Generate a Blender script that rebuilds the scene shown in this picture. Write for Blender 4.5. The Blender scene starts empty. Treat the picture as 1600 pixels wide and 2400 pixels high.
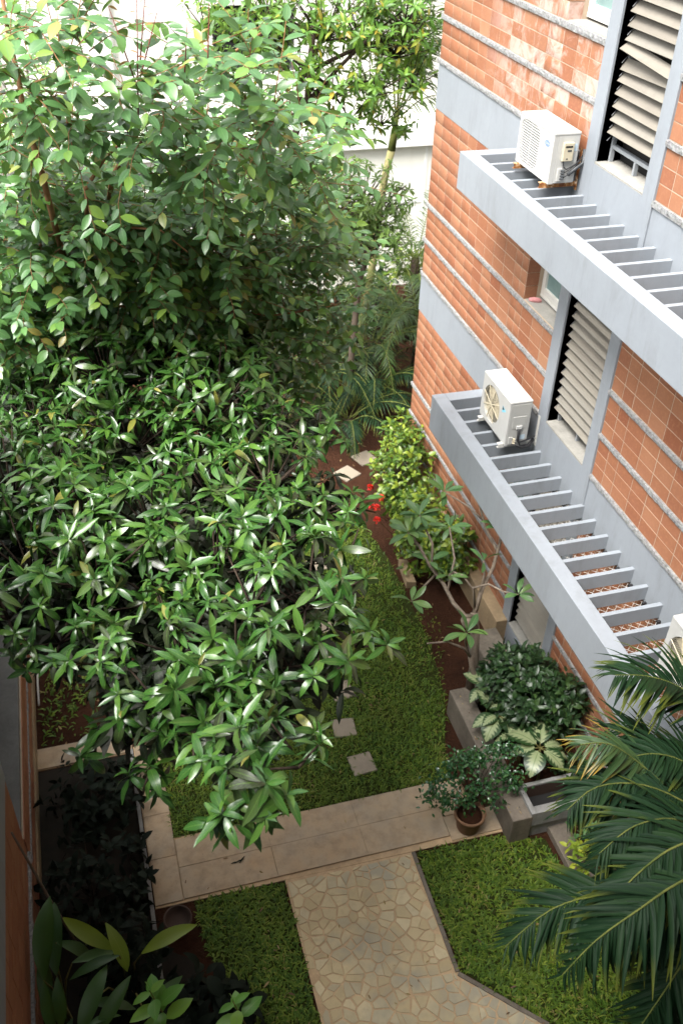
import bpy, math, random
import numpy as np
from mathutils import Vector, Matrix
S = bpy.context.scene
COL = S.collection
rng = np.random.default_rng(11)
random.seed(11)
R = math.radians

# ------------------------------------------------------------------ camera
CAM = np.array([0.0, 0.0, 10.0])
CM = np.array([[0.96220924, -0.27095151, 0.02717835],
               [-0.14523383, -0.59504642, -0.79045993],
               [0.23034869, 0.75664063, -0.61191049]])      # right, down, forward
cd = bpy.data.cameras.new('camera')
cam = bpy.data.objects.new('camera', cd); COL.objects.link(cam)
cd.sensor_fit = 'VERTICAL'; cd.sensor_height = 36.0; cd.lens = 33.298
m = Matrix.Identity(4)
for i in range(3):
    m[i][0] = CM[0][i]; m[i][1] = -CM[1][i]; m[i][2] = -CM[2][i]; m[i][3] = CAM[i]
cam.matrix_world = m
cd.clip_start = 0.1; cd.clip_end = 400
cd.dof.use_dof = True; cd.dof.focus_distance = 7.4; cd.dof.aperture_fstop = 2.2
S.camera = cam

# ------------------------------------------------------------------ overcast sky + weak wide sun
SUN_EL, SUN_AZ = R(58), R(-118)          # azimuth measured from +Y towards +X
w = bpy.data.worlds.new('World'); S.world = w; w.use_nodes = True
nt = w.node_tree; nt.nodes.clear()
sky = nt.nodes.new('ShaderNodeTexSky'); sky.sky_type = 'NISHITA'; sky.sun_disc = False
sky.sun_elevation = SUN_EL; sky.sun_rotation = SUN_AZ
sky.dust_density = 4.0; sky.air_density = 1.0; sky.ozone_density = 1.0
hs = nt.nodes.new('ShaderNodeHueSaturation'); hs.inputs['Saturation'].default_value = 0.12
bg = nt.nodes.new('ShaderNodeBackground'); bg.inputs['Strength'].default_value = 0.092
out = nt.nodes.new('ShaderNodeOutputWorld')
nt.links.new(sky.outputs[0], hs.inputs['Color']); nt.links.new(hs.outputs[0], bg.inputs['Color'])
nt.links.new(bg.outputs[0], out.inputs['Surface'])
ld = bpy.data.lights.new('sun', 'SUN'); sun = bpy.data.objects.new('sun', ld); COL.objects.link(sun)
ld.energy = 1.5; ld.angle = R(30); ld.color = (1.0, 0.96, 0.9)
sd = Vector((math.sin(SUN_AZ)*math.cos(SUN_EL), math.cos(SUN_AZ)*math.cos(SUN_EL), math.sin(SUN_EL)))
sun.rotation_euler = sd.to_track_quat('Z', 'Y').to_euler(); sun.location = sd*30
S.view_settings.view_transform = 'Standard'; S.view_settings.look = 'None'
S.view_settings.exposure = 2.45; S.view_settings.gamma = 1.0; S.view_settings.use_curve_mapping = False
S.render.engine = 'CYCLES'
S.cycles.use_denoising = True
S.cycles.max_bounces = 8; S.cycles.diffuse_bounces = 4; S.cycles.glossy_bounces = 3; S.cycles.transmission_bounces = 4

# ------------------------------------------------------------------ helpers
def wloc(o):
    v = Vector((0, 0, 0))
    while o is not None:
        v = v + o.location; o = o.parent
    return v

class MB:
    def __init__(s): s.v = []; s.f = []
    def add(s, V, F):
        b = len(s.v); s.v += [tuple(p) for p in V]; s.f += [tuple(i+b for i in f) for f in F]
    def box(s, x0, x1, y0, y1, z0, z1):
        s.add([(x0,y0,z0),(x1,y0,z0),(x1,y1,z0),(x0,y1,z0),(x0,y0,z1),(x1,y0,z1),(x1,y1,z1),(x0,y1,z1)],
              [(0,3,2,1),(4,5,6,7),(0,1,5,4),(1,2,6,5),(2,3,7,6),(3,0,4,7)]); return s
    def prism(s, poly, z0, z1, inset=0.0):
        n = len(poly); c = (sum(p[0] for p in poly)/n, sum(p[1] for p in poly)/n)
        if inset:
            zb = z1 - inset*0.8
            top = [(p[0]+(c[0]-p[0])*inset/max(.02, math.hypot(c[0]-p[0], c[1]-p[1])),
                    p[1]+(c[1]-p[1])*inset/max(.02, math.hypot(c[0]-p[0], c[1]-p[1]))) for p in poly]
            V = [(p[0],p[1],z0) for p in poly]+[(p[0],p[1],zb) for p in poly]+[(p[0],p[1],z1) for p in top]
            F = [tuple(range(2*n, 3*n))]
            for k in (0, 1):
                F += [(k*n+i, k*n+(i+1) % n, (k+1)*n+(i+1) % n, (k+1)*n+i) for i in range(n)]
        else:
            V = [(p[0],p[1],z0) for p in poly]+[(p[0],p[1],z1) for p in poly]
            F = [tuple(range(n, 2*n))]+[(i, (i+1) % n, n+(i+1) % n, n+i) for i in range(n)]
        s.add(V, F); return s
    def tube(s, pts, rad, n=7):
        pts = [Vector(p) for p in pts]
        if not hasattr(rad, '__len__'): rad = [rad]*len(pts)
        V = []; F = []; prev = None
        for i, p in enumerate(pts):
            t = (pts[min(i+1, len(pts)-1)] - pts[max(i-1, 0)]).normalized()
            a = prev if prev is not None else (Vector((0,0,1)) if abs(t.z) < .9 else Vector((1,0,0)))
            u = (a - t*a.dot(t)).normalized(); prev = u; q = t.cross(u)
            for k in range(n):
                g = 2*math.pi*k/n; V.append(p + (u*math.cos(g)+q*math.sin(g))*rad[i])
        for i in range(len(pts)-1):
            for k in range(n):
                F.append((i*n+k, i*n+(k+1) % n, (i+1)*n+(k+1) % n, (i+1)*n+k))
        F.append(tuple(range(n-1, -1, -1))); F.append(tuple(range((len(pts)-1)*n, len(pts)*n)))
        s.add(V, F); return s
    def disc_ring(s, c, r0, r1, axis, n=32, th=.01):
        pass

def link(name, me, parent=None, mat=None):
    o = bpy.data.objects.new(name, me); COL.objects.link(o)
    if parent is not None:
        o.parent = parent; o.location = -wloc(parent)
    if mat is not None and not me.materials: me.materials.append(mat)
    return o

def obj(name, mb, mat, parent=None, smooth=False, bevel=0, kind=None):
    me = bpy.data.meshes.new(name); me.from_pydata(mb.v, [], mb.f); me.update()
    if smooth: me.polygons.foreach_set('use_smooth', [True]*len(me.polygons))
    o = link(name, me, parent, mat)
    if bevel:
        b = o.modifiers.new('edge', 'BEVEL'); b.width = bevel; b.segments = 2; b.limit_method = 'ANGLE'
    if kind: o['kind'] = kind
    return o

def thing(name, label, cat, loc=(0, 0, 0), group=None):
    o = bpy.data.objects.new(name, None); COL.objects.link(o); o.location = loc
    o.empty_display_size = .2
    o['label'] = label; o['category'] = cat
    if group: o['group'] = group
    return o

def npmesh(name, V, F, smooth=True, luv=None, rnd=None):
    """V (n,3), F (m,k) int"""
    me = bpy.data.meshes.new(name); n = len(V); mf, k = F.shape
    me.vertices.add(n); me.vertices.foreach_set('co', np.ascontiguousarray(V, dtype=np.float32).ravel())
    me.loops.add(mf*k); me.loops.foreach_set('vertex_index', np.ascontiguousarray(F, dtype=np.int32).ravel())
    me.polygons.add(mf); me.polygons.foreach_set('loop_start', np.arange(0, mf*k, k, dtype=np.int32))
    me.polygons.foreach_set('loop_total', np.full(mf, k, dtype=np.int32))
    if smooth: me.polygons.foreach_set('use_smooth', np.ones(mf, dtype=bool))
    me.update(calc_edges=True)
    if luv is not None:
        a = me.attributes.new('luv', 'FLOAT_VECTOR', 'POINT'); a.data.foreach_set('vector', np.ascontiguousarray(luv, dtype=np.float32).ravel())
    if rnd is not None:
        a = me.attributes.new('rnd', 'FLOAT', 'POINT'); a.data.foreach_set('value', np.ascontiguousarray(rnd, dtype=np.float32))
    return me

# ------------------------------------------------------------------ materials
class N:
    def __init__(s, name):
        s.m = bpy.data.materials.new(name); s.m.use_nodes = True; s.t = s.m.node_tree; s.t.nodes.clear()
        s.o = s.t.nodes.new('ShaderNodeOutputMaterial')
    def n(s, typ, **kw):
        nd = s.t.nodes.new('ShaderNode'+typ)
        for k, v in kw.items(): setattr(nd, k, v)
        return nd
    def l(s, a, b): s.t.links.new(a, b)
    def val(s, sock, v):
        if hasattr(v, 'is_output'): s.l(v, sock)
        else: sock.default_value = v
    def math(s, op, a, b=0.0, clamp=False):
        q = s.n('Math', operation=op); q.use_clamp = clamp; s.val(q.inputs[0], a); s.val(q.inputs[1], b); return q.outputs[0]
    def mix(s, f, a, b, typ='MIX'):
        q = s.n('Mix', data_type='RGBA', blend_type=typ); s.val(q.inputs[0], f)
        for i, v in ((6, a), (7, b)):
            if not hasattr(v, 'is_output') and len(v) == 3: v = (*v, 1)
            s.val(q.inputs[i], v)
        return q.outputs[2]
    def ramp(s, f, stops, interp='LINEAR'):
        q = s.n('ValToRGB'); q.color_ramp.interpolation = interp; e = q.color_ramp.elements
        while len(e) < len(stops): e.new(.5)
        for i, (p, c) in enumerate(stops):
            e[i].position = p; e[i].color = (*c, 1) if len(c) == 3 else c
        s.l(f, q.inputs[0]); return q.outputs[0]
    def pos(s): return s.n('NewGeometry').outputs['Position']
    def noise(s, scale, detail=4, rough=.6, vec=None, dist=0.0):
        q = s.n('TexNoise'); q.inputs['Scale'].default_value = scale; q.inputs['Detail'].default_value = detail
        q.inputs['Roughness'].default_value = rough; q.inputs['Distortion'].default_value = dist
        s.l(vec if vec is not None else s.pos(), q.inputs['Vector']); return q.outputs[0]
    def attr(s, name):
        q = s.n('Attribute'); q.attribute_type = 'GEOMETRY'; q.attribute_name = name; return q
    def rnd(s, name='rnd'):
        a = s.attr(name).outputs['Fac']; o = s.n('ObjectInfo').outputs['Random']
        return s.math('FRACT', s.math('ADD', a, o))
    def sep(s, v):
        q = s.n('SeparateXYZ'); s.l(v, q.inputs[0]); return q.outputs
    def scale(s, v, k):
        q = s.n('VectorMath', operation='MULTIPLY'); s.l(v, q.inputs[0]); q.inputs[1].default_value = k; return q.outputs[0]
    def bsdf(s, col, rough=.6, spec=.5, bump=None, bs=.3, bd=.01, metal=0.0):
        p = s.n('BsdfPrincipled')
        if not hasattr(col, 'is_output'): col = (*col, 1) if len(col) == 3 else col
        s.val(p.inputs['Base Color'], col); s.val(p.inputs['Roughness'], rough); p.inputs['Specular IOR Level'].default_value = spec
        p.inputs['Metallic'].default_value = metal
        if bump is not None:
            b = s.n('Bump'); b.inputs['Strength'].default_value = bs; b.inputs['Distance'].default_value = bd
            s.l(bump, b.inputs['Height']); s.l(b.outputs[0], p.inputs['Normal'])
        return p
    def done(s, sh):
        s.l(sh.outputs[0] if hasattr(sh, 'outputs') else sh, s.o.inputs['Surface']); return s.m

def mat_paint(name, col, var=.12, rough=.6, stain=None, sc=1.0):
    k = N(name); a = k.noise(1.3*sc, 6, .65); b = k.noise(14*sc, 3, .6)
    f = k.math('ADD', k.math('MULTIPLY', a, .7), k.math('MULTIPLY', b, .3))
    c = k.ramp(f, [(.3, tuple(x*(1-var) for x in col)), (.7, tuple(min(1, x*(1+var*.5)) for x in col))])
    if stain:
        v = k.scale(k.pos(), (5, 5, .9)); s2 = k.noise(.8, 6, .75, v, .5)
        c = k.mix(k.math('MULTIPLY', k.ramp(s2, [(.5, (0, 0, 0)), (.85, (1, 1, 1))]), .6), c, stain)
    return k.done(k.bsdf(c, rough, .4, k.noise(60*sc, 4), .12, .004))

M = {}
def mat_slab():
    k = N('walkway_slab'); r = k.rnd(); p = k.pos(); n1 = k.noise(1.6, 6, .65); n2 = k.noise(7, 6, .7); n3 = k.noise(38, 3)
    c = k.ramp(n1, [(.33, (0.425, 0.2973, 0.1772)), (.5, (0.4063, 0.3148, 0.2128)), (.66, (0.34, 0.2886, 0.2207))])
    c = k.mix(k.ramp(n2, [(.45, (0, 0, 0)), (.72, (.7, .7, .7))]), c, (0.217, 0.1619, 0.1103))
    c = k.mix(k.math('MULTIPLY', r, .15), c, (0.4438, 0.3322, 0.2284))
    c = k.mix(k.ramp(n3, [(.62, (0, 0, 0)), (.75, (.5, .5, .5))]), c, (0.1511, 0.1049, 0.07093))
    return k.done(k.bsdf(c, .8, .25, n2, .15, .004))
M['paint'] = mat_paint('grey_blue_paint', (0.2467, 0.27, 0.2989), .1, .55, (0.1399, 0.1451, 0.1477))
M['paint_white'] = mat_paint('pale_grey_paint', (.74, .77, .80), .07, .5, (.52, .53, .53))
M['mortar'] = mat_paint('mortar', (0.4191, 0.333, 0.2472), .2, .85)
M['cream'] = mat_paint('cream_render', (0.88, 0.867, 0.7904), .05, .7, (0.74, 0.7038, 0.6032), .4)
M['cream_white'] = mat_paint('white_render', (.9, .9, .87), .04, .6)
M['concrete'] = mat_paint('weathered_concrete', (0.1775, 0.1499, 0.1193), .55, .8, (0.04284, 0.03794, 0.03366), 2)
M['conc_grey'] = mat_paint('grey_concrete', (0.264, 0.264, 0.256), .4, .8, (0.08, 0.08, 0.072), 2)
M['tan'] = mat_paint('tan_plaster', (0.3, 0.2175, 0.1275), .35, .8, (0.1125, 0.09, 0.0675), 1.5)
M['slab'] = mat_slab()
M['edge_shade_tone'] = mat_paint('edge_shade_tone', (.05, .045, .04), .4, .9)  # shade put into the colour of the added left wall
M['dark_coping'] = mat_paint('dark_grey_coping', (.14, .14, .135), .3, .85, (.05, .05, .045), 2)  # darker grey, for the compound wall coping only
M['sill'] = mat_paint('dusty_sill', (0.297, 0.2862, 0.2592), .3, .8, (0.1188, 0.108, 0.0972), 3)
M['white_metal'] = mat_paint('white_enamel', (0.4581, 0.4581, 0.4417), .06, .4, (0.301, 0.2814, 0.2356), 2)
M['ac_panel'] = mat_paint('dull_white_enamel', (0.3857, 0.3857, 0.3651), .05, .4)
M['beige_plastic'] = mat_paint('beige_plastic', (0.496, 0.44, 0.32), .06, .45)
M['fan_grey'] = mat_paint('shaded_fan_well', (.20, .185, .15), .1, .6)
M['white_wood'] = mat_paint('worn_white_paint', (0.608, 0.6, 0.56), .12, .6, (0.36, 0.32, 0.264), 3)
M['dark'] = mat_paint('dark_interior', (.012, .012, .012), .2, .8)
M['black'] = mat_paint('black_rubber', (.02, .02, .022), .2, .55)
M['dark_metal'] = mat_paint('dark_window_metal', (.05, .055, .06), .2, .5)
M['frame_grey'] = mat_paint('grey_window_metal', (.28, .30, .32), .2, .5)
M['pot'] = mat_paint('terracotta_pot', (0.216, 0.116, 0.064), .3, .8, (0.096, 0.064, 0.04), 4)
M['dark_pot'] = mat_paint('dark_clay_pot', (.06, .035, .025), .3, .8)
M['blue_dark'] = mat_paint('dark_blue_print', (.01, .03, .05), .05, .5)
M['blue_light'] = mat_paint('light_blue_print', (.22, .55, .70), .05, .5)
M['oval_blue'] = mat_paint('faded_blue_print', (.16, .24, .46), .06, .5)
M['sticker'] = mat_paint('pale_blue_sticker', (.45, .55, .62), .1, .5)
M['wire'] = mat_paint('galvanised_wire', (.45, .43, .40), .1, .5)
M['bamboo'] = mat_paint('grey_bamboo', (.16, .13, .10), .3, .7, None, 4)
M['pink'] = mat_paint('pink_cloth', (.5, .22, .22), .1, .9)
M['white_pipe'] = mat_paint('white_pipe', (.6, .6, .58), .1, .5)

def mat_tile():
    k = N('terracotta_tile'); r = k.rnd(); p = k.pos()
    c = k.ramp(r, [(0, (0.2781, 0.1134, 0.06)), (.22, (0.3073, 0.1354, 0.07318)), (.45, (0.2561, 0.09875, 0.05269)), (.62, (0.3293, 0.1536, 0.08635)), (.82, (0.2927, 0.1244, 0.06586)), (.95, (0.2269, 0.07904, 0.04098)), (1, (0.3512, 0.1829, 0.1061))])
    n1 = k.noise(5, 5, .65); n2 = k.noise(28, 3, .6)
    c = k.mix(k.ramp(n1, [(.35, (0, 0, 0)), (.75, (.35, .35, .35))]), c, (0.1976, 0.06952, 0.03073))
    c = k.mix(k.ramp(n2, [(.5, (0, 0, 0)), (.8, (.35, .35, .35))]), c, (0.4537, 0.2269, 0.1098))
    # lime bloom on the upper storey beside the window
    xyz = k.sep(p)
    zz = k.ramp(xyz[2], [(0, (0, 0, 0)), (1, (1, 1, 1))]) if False else None
    mz = k.math('MULTIPLY', k.math('SUBTRACT', xyz[2], 6.75), 2.5, True)
    my1 = k.math('MULTIPLY', k.math('SUBTRACT', 11.9, xyz[1]), 1.0, True)
    my2 = k.math('MULTIPLY', k.math('SUBTRACT', xyz[1], 8.2), 2.0, True)
    mk = k.math('MULTIPLY', k.math('MULTIPLY', mz, my1), my2)
    n3 = k.noise(3.4, 6, .75, None, 1.2)
    rr = k.math('MULTIPLY', k.math('SUBTRACT', k.math('FRACT', k.math('MULTIPLY', r, 7.31)), .35), 1.1)
    e = k.math('MULTIPLY', k.ramp(k.math('ADD', n3, k.math('MULTIPLY', rr, .24)), [(.47, (0, 0, 0)), (.68, (1, 1, 1))]), mk)
    e = k.math('MULTIPLY', e, .62)
    c = k.mix(e, c, (0.5707, 0.4537, 0.4098))
    return k.done(k.bsdf(c, .62, .35, n2, .15, .004))
M['tile'] = mat_tile()

def mat_granite():
    k = N('rough_granite'); v = k.n('TexVoronoi'); v.inputs['Scale'].default_value = 55; k.l(k.pos(), v.inputs['Vector'])
    n1 = k.noise(26, 5, .7)
    c = k.ramp(n1, [(.3, (.085, .085, .083)), (.46, (.20, .20, .197)), (.72, (.30, .30, .293))])
    c = k.mix(.3, c, v.outputs['Color'], 'OVERLAY')
    hsn = k.n('HueSaturation'); hsn.inputs['Saturation'].default_value = .15; k.l(c, hsn.inputs['Color'])
    return k.done(k.bsdf(hsn.outputs[0], .75, .4, n1, .8, .02))
M['granite'] = mat_granite()

def mat_slat():
    k = N('dusty_louvre'); r = k.rnd(); n1 = k.noise(3.5, 6, .7)
    v = k.scale(k.pos(), (30, 2, 30)); n2 = k.noise(1, 4, .6, v)
    c = k.ramp(r, [(0, (0.1525, 0.1372, 0.114)), (.5, (0.1856, 0.1697, 0.1406)), (1, (0.169, 0.1591, 0.1379))])
    c = k.mix(k.ramp(n1, [(.45, (0, 0, 0)), (.72, (.8, .8, .8))]), c, (0.126, 0.1127, 0.0961))
    c = k.mix(k.math('MULTIPLY', n2, .3), c, (0.3448, 0.3182, 0.2718))
    return k.done(k.bsdf(c, .7, .3, n1, .1, .003))
M['slat'] = mat_slat()

def mat_rust():
    k = N('rusty_white_steel'); n1 = k.noise(14, 6, .7, None, .6)
    c = k.ramp(n1, [(.36, (.74, .70, .60)), (.46, (.45, .22, .07)), (.56, (.20, .07, .025)), (.7, (.05, .025, .015))])
    return k.done(k.bsdf(c, .75, .3, n1, .3, .004))
M['rust'] = mat_rust()

def mat_glass():
    k = N('teal_frosted_glass'); c = k.ramp(k.noise(3, 4), [(.3, (.12, .20, .20)), (.7, (.20, .30, .29))])
    return k.done(k.bsdf(c, .16, .6))
M['glass'] = mat_glass()

def mat_soil():
    k = N('red_soil'); n1 = k.noise(2.2, 7, .7); n2 = k.noise(22, 5, .7)
    c = k.ramp(n1, [(.3, (0.02285, 0.009248, 0.004352)), (.5, (0.04352, 0.01632, 0.007616)), (.72, (0.06419, 0.0272, 0.01306))])
    c = k.mix(k.ramp(n2, [(.4, (0, 0, 0)), (.75, (.7, .7, .7))]), c, (0.02992, 0.01414, 0.00816))
    h = k.math('ADD', n2, k.math('MULTIPLY', n1, .6))
    return k.done(k.bsdf(c, .95, .15, h, .9, .04))
M['soil'] = mat_soil()

def mat_stone():
    k = N('crazy_paving_stone'); r = k.rnd(); n1 = k.noise(9, 6, .7); n0 = k.noise(1.1, 4, .6)
    c = k.ramp(r, [(0, (0.5146, 0.4144, 0.2435)), (.3, (0.5802, 0.4836, 0.296)), (.55, (0.4679, 0.3703, 0.2147)), (.75, (0.599, 0.5132, 0.3295)), (.9, (0.4306, 0.3752, 0.2579)), (1, (0.5336, 0.4443, 0.2721))])
    c = k.mix(k.ramp(n1, [(.45, (0, 0, 0)), (.75, (.6, .6, .6))]), c, (0.3744, 0.306, 0.1909))
    c = k.mix(k.ramp(n0, [(.5, (0, 0, 0)), (.64, (.75, .75, .75))]), c, (0.3088, 0.2961, 0.2389))
    return k.done(k.bsdf(c, .8, .25, n1, .25, .006))
M['stone'] = mat_stone()
M['grout'] = mat_paint('paving_mortar', (0.5347, 0.3817, 0.2297), .35, .9, (0.3055, 0.2166, 0.127), 5)
M['step'] = mat_paint('stepping_stone', (0.285, 0.24, 0.1837), .2, .8, None, 2)

def mat_grass():
    k = N('grass'); a = k.attr('rnd').outputs['Fac']; n1 = k.noise(1.6, 4, .6)
    c = k.ramp(a, [(0, (0.02421, 0.06162, 0.006679)), (.25, (0.05503, 0.1253, 0.01168)), (.55, (0.1045, 0.1912, 0.0167)), (.84, (0.2092, 0.2818, 0.02921)), (.95, (0.2643, 0.2125, 0.06679)), (1, (0.3302, 0.2658, 0.1085))])
    c = k.mix(k.ramp(n1, [(.42, (0, 0, 0)), (.68, (.55, .55, .55))]), c, (0.1265, 0.1754, 0.01837))
    d = k.bsdf(c, .55, .3); t = k.n('BsdfTranslucent'); k.l(c, t.inputs['Color'])
    mx = k.n('MixShader'); mx.inputs[0].default_value = .25; k.l(d.outputs[0], mx.inputs[1]); k.l(t.outputs[0], mx.inputs[2])
    return k.done(mx)
M['grass'] = mat_grass()
def mat_turf():
    k = N('turf'); n1 = k.noise(40, 5, .7); n2 = k.noise(1.5, 4)
    c = k.ramp(n1, [(.35, (0.0169, 0.023, 0.006085)), (.6, (0.04057, 0.05071, 0.01081)), (.8, (0.06761, 0.04734, 0.02029))])
    return k.done(k.bsdf(c, .95, .1, n1, .8, .03))
M['turf'] = mat_turf()

def mat_bark(name, a, b, sc=12):
    k = N(name); v = k.scale(k.pos(), (1, 1, .45)); n1 = k.noise(sc, 6, .7, v)
    return k.done(k.bsdf(k.ramp(n1, [(.3, a), (.7, b)]), .85, .2, n1, .5, .01))
M['bark'] = mat_bark('grey_brown_bark', (.045, .034, .026), (.16, .125, .095))
M['bark_dark'] = mat_bark('dark_bark', (.02, .014, .01), (.06, .042, .03))
M['twig'] = mat_bark('reddish_twig', (.15, .075, .035), (.33, .18, .09), 8)
M['twig_green'] = mat_bark('green_twig', (.07, .075, .02), (.2, .17, .06), 8)
M['red_stem'] = mat_bark('red_stem', (.12, .03, .03), (.2, .06, .05), 8)
M['frangi'] = mat_bark('frangipani_bark', (.12, .095, .075), (.30, .245, .19), 10)
M['palm_ring'] = mat_bark('palm_stem', (.16, .15, .06), (.34, .31, .15), 6)
M['rachis'] = mat_bark('frond_rib', (.06, .09, .02), (.18, .19, .05), 8)

def mat_leaf(name, cols, rib=(.16, .24, .07), rough=.34, tr=.22, ribw=.08, veins=.35, spec=.5, variegate=None, tipcol=None, vn=9):
    k = N(name); L = k.attr('luv').outputs['Vector']; u, v, z = k.sep(L)
    r = k.math('FRACT', k.math('ADD', z, k.n('ObjectInfo').outputs['Random']))
    c = k.ramp(r, cols)
    au = k.math('ABSOLUTE', u)
    if variegate:
        vv = k.math('SINE', k.math('MULTIPLY', k.math('SUBTRACT', v, k.math('MULTIPLY', au, .22)), 46.0))
        e = k.math('ADD', k.math('MULTIPLY', vv, .16), au)
        e = k.math('ADD', e, k.math('MULTIPLY', k.noise(40, 3), .25))
        c = k.mix(k.ramp(e, [(.52, (1, 1, 1)), (.80, (0, 0, 0))]), c, variegate)
    if veins:
        vv = k.math('SINE', k.math('MULTIPLY', k.math('SUBTRACT', v, k.math('MULTIPLY', au, .2)), 6.283*vn))
        c = k.mix(k.math('MULTIPLY', k.ramp(vv, [(.75, (0, 0, 0)), (1, (1, 1, 1))]), veins), c, rib)
    if rib: c = k.mix(k.math('MULTIPLY', k.math('LESS_THAN', au, ribw), .65), c, rib)
    if tipcol: c = k.mix(k.math('MULTIPLY', k.ramp(v, [(.55, (0, 0, 0)), (.95, (1, 1, 1))]), k.math('GREATER_THAN', r, .45)), c, tipcol)
    d = k.bsdf(c, rough, spec, k.noise(30, 2), .06, .004)
    t = k.n('BsdfTranslucent'); k.l(k.mix(.5, c, (.30, .42, .06), 'MIX') if tr > .15 else c, t.inputs['Color'])
    mx = k.n('MixShader'); mx.inputs[0].default_value = tr; k.l(d.outputs[0], mx.inputs[1]); k.l(t.outputs[0], mx.inputs[2])
    return k.done(mx)
G = lambda *a: [(p, c) for p, c in a]
M['l_mango'] = mat_leaf('mango_leaf', G((0, (0.01592, 0.06021, 0.009418)), (.3, (0.02572, 0.0866, 0.01385)), (.6, (0.03981, 0.1129, 0.01773)), (.80, (0.07351, 0.1618, 0.02216)), (.92, (0.03674, 0.05419, 0.01994)), (.975, (0.02756, 0.03387, 0.01829)), (.99, (0.1592, 0.1655, 0.02771)), (1, (0.2572, 0.2409, 0.06094))), (0.1041, 0.1882, 0.03879), .31, .1, .07, .3, .6)
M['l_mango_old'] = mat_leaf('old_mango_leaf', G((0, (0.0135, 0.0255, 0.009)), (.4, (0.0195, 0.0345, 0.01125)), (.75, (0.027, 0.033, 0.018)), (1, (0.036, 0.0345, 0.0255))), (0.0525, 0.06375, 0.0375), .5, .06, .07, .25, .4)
M['l_jamun'] = mat_leaf('jamun_leaf', G((0, (0.05299, 0.133, 0.04557)), (.35, (0.07191, 0.1739, 0.05921)), (.6, (0.0908, 0.2146, 0.0656)), (.82, (0.1286, 0.2811, 0.06377)), (.93, (0.1665, 0.2966, 0.05012)), (.985, (0.2422, 0.368, 0.06377)), (.994, (0.3179, 0.2453, 0.06377)), (1, (0.3406, 0.3067, 0.07289))), (0.1362, 0.2556, 0.09111), .33, .24, .08, .15, .75)
M['l_red'] = mat_leaf('young_red_leaf', G((0, (.33, .10, .06)), (.5, (.42, .17, .08)), (1, (.30, .20, .06))), (.4, .2, .1), .4, .35, .08, 0)
M['l_bgm'] = mat_leaf('pale_mango_leaf', G((0, (0.05, 0.1375, 0.0198)), (.5, (0.095, 0.22, 0.0306)), (.88, (0.18, 0.33, 0.0405)), (.95, (0.32, 0.286, 0.036)), (1, (0.45, 0.33, 0.036))), (0.2, 0.297, 0.081), .4, .32, .08, 0)
M['l_bgs'] = mat_leaf('bright_small_leaf', G((0, (.10, .19, .045)), (.5, (.16, .28, .06)), (1, (.25, .37, .09))), (.2, .28, .1), .42, .28, .08, 0)
M['l_ixora'] = mat_leaf('ixora_leaf', G((0, (0.0255, 0.07225, 0.0119)), (.35, (0.051, 0.119, 0.017)), (.6, (0.119, 0.204, 0.0238)), (.85, (0.221, 0.306, 0.02975)), (1, (0.306, 0.374, 0.0425))), (0.255, 0.34, 0.068), .36, .25, .08, .1)
M['l_shrub'] = mat_leaf('dark_shrub_leaf', G((0, (0.00952, 0.02856, 0.00884)), (.5, (0.01496, 0.04216, 0.01224)), (.85, (0.0238, 0.0578, 0.01496)), (1, (0.0408, 0.0816, 0.01768))), (0.0476, 0.0884, 0.034), .4, .15, .07, .2)
M['l_dief'] = mat_leaf('variegated_leaf', G((0, (0.017, 0.051, 0.017)), (1, (0.0272, 0.0646, 0.0204))), (0.1088, 0.17, 0.0544), .36, .18, .05, .0, .5, (0.2856, 0.34, 0.1768))
M['l_fig'] = mat_leaf('glossy_small_leaf', G((0, (.018, .065, .022)), (.6, (.032, .10, .034)), (1, (.065, .15, .04))), (.06, .12, .05), .26, .12, .07, 0, .6)
M['l_palm'] = mat_leaf('palm_leaflet', G((0, (0.007018, 0.02156, 0.009193)), (.5, (0.01003, 0.02942, 0.01169)), (1, (0.01504, 0.03822, 0.01254))), (0.02004, 0.04412, 0.01669), .5, .07, .10, 0, .12, None, (0.1003, 0.1176, 0.01669))
M['l_palm_y'] = mat_leaf('yellowing_palm_leaflet', G((0, (0.017, 0.051, 0.0204)), (.4, (0.034, 0.0748, 0.0238)), (1, (0.0612, 0.0952, 0.0238))), (0.0544, 0.0884, 0.034), .4, .16, .10, 0, .5, None, (0.374, 0.2312, 0.0306))
M['l_palm_far'] = mat_leaf('far_palm_leaflet', G((0, (0.0217, 0.0527, 0.0155)), (.5, (0.0372, 0.0775, 0.0186)), (1, (0.062, 0.1116, 0.0217))), (0.0868, 0.124, 0.0372), .42, .25, .1, 0)
M['l_ginger'] = mat_leaf('broad_ginger_leaf', G((0, (0.02, 0.068, 0.0144)), (.6, (0.032, 0.096, 0.0192)), (1, (0.048, 0.12, 0.0224))), (0.04, 0.096, 0.024), .42, .2, .05, .25, .45, None, None, 16)
M['l_ginger_y'] = mat_leaf('lime_ginger_leaf', G((0, (.19, .28, .028)), (1, (.28, .36, .04))), (.25, .33, .05), .42, .25, .05, .2, .45, None, None, 16)
M['l_guava'] = mat_leaf('fresh_green_leaf', G((0, (.09, .27, .04)), (.6, (.13, .34, .05)), (1, (.22, .42, .06))), (.2, .34, .09), .36, .25, .07, .3)
M['l_lime'] = mat_leaf('lime_yellow_leaf', G((0, (.16, .28, .03)), (1, (.42, .46, .04))), (.4, .45, .1), .4, .3, .07, .1)
M['l_frangi'] = mat_leaf('frangipani_leaf', G((0, (0.05525, 0.1436, 0.04972)), (.6, (0.08288, 0.1824, 0.06078)), (1, (0.1326, 0.2321, 0.05525))), (0.2431, 0.3536, 0.1326), .4, .22, .06, .25)
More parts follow.
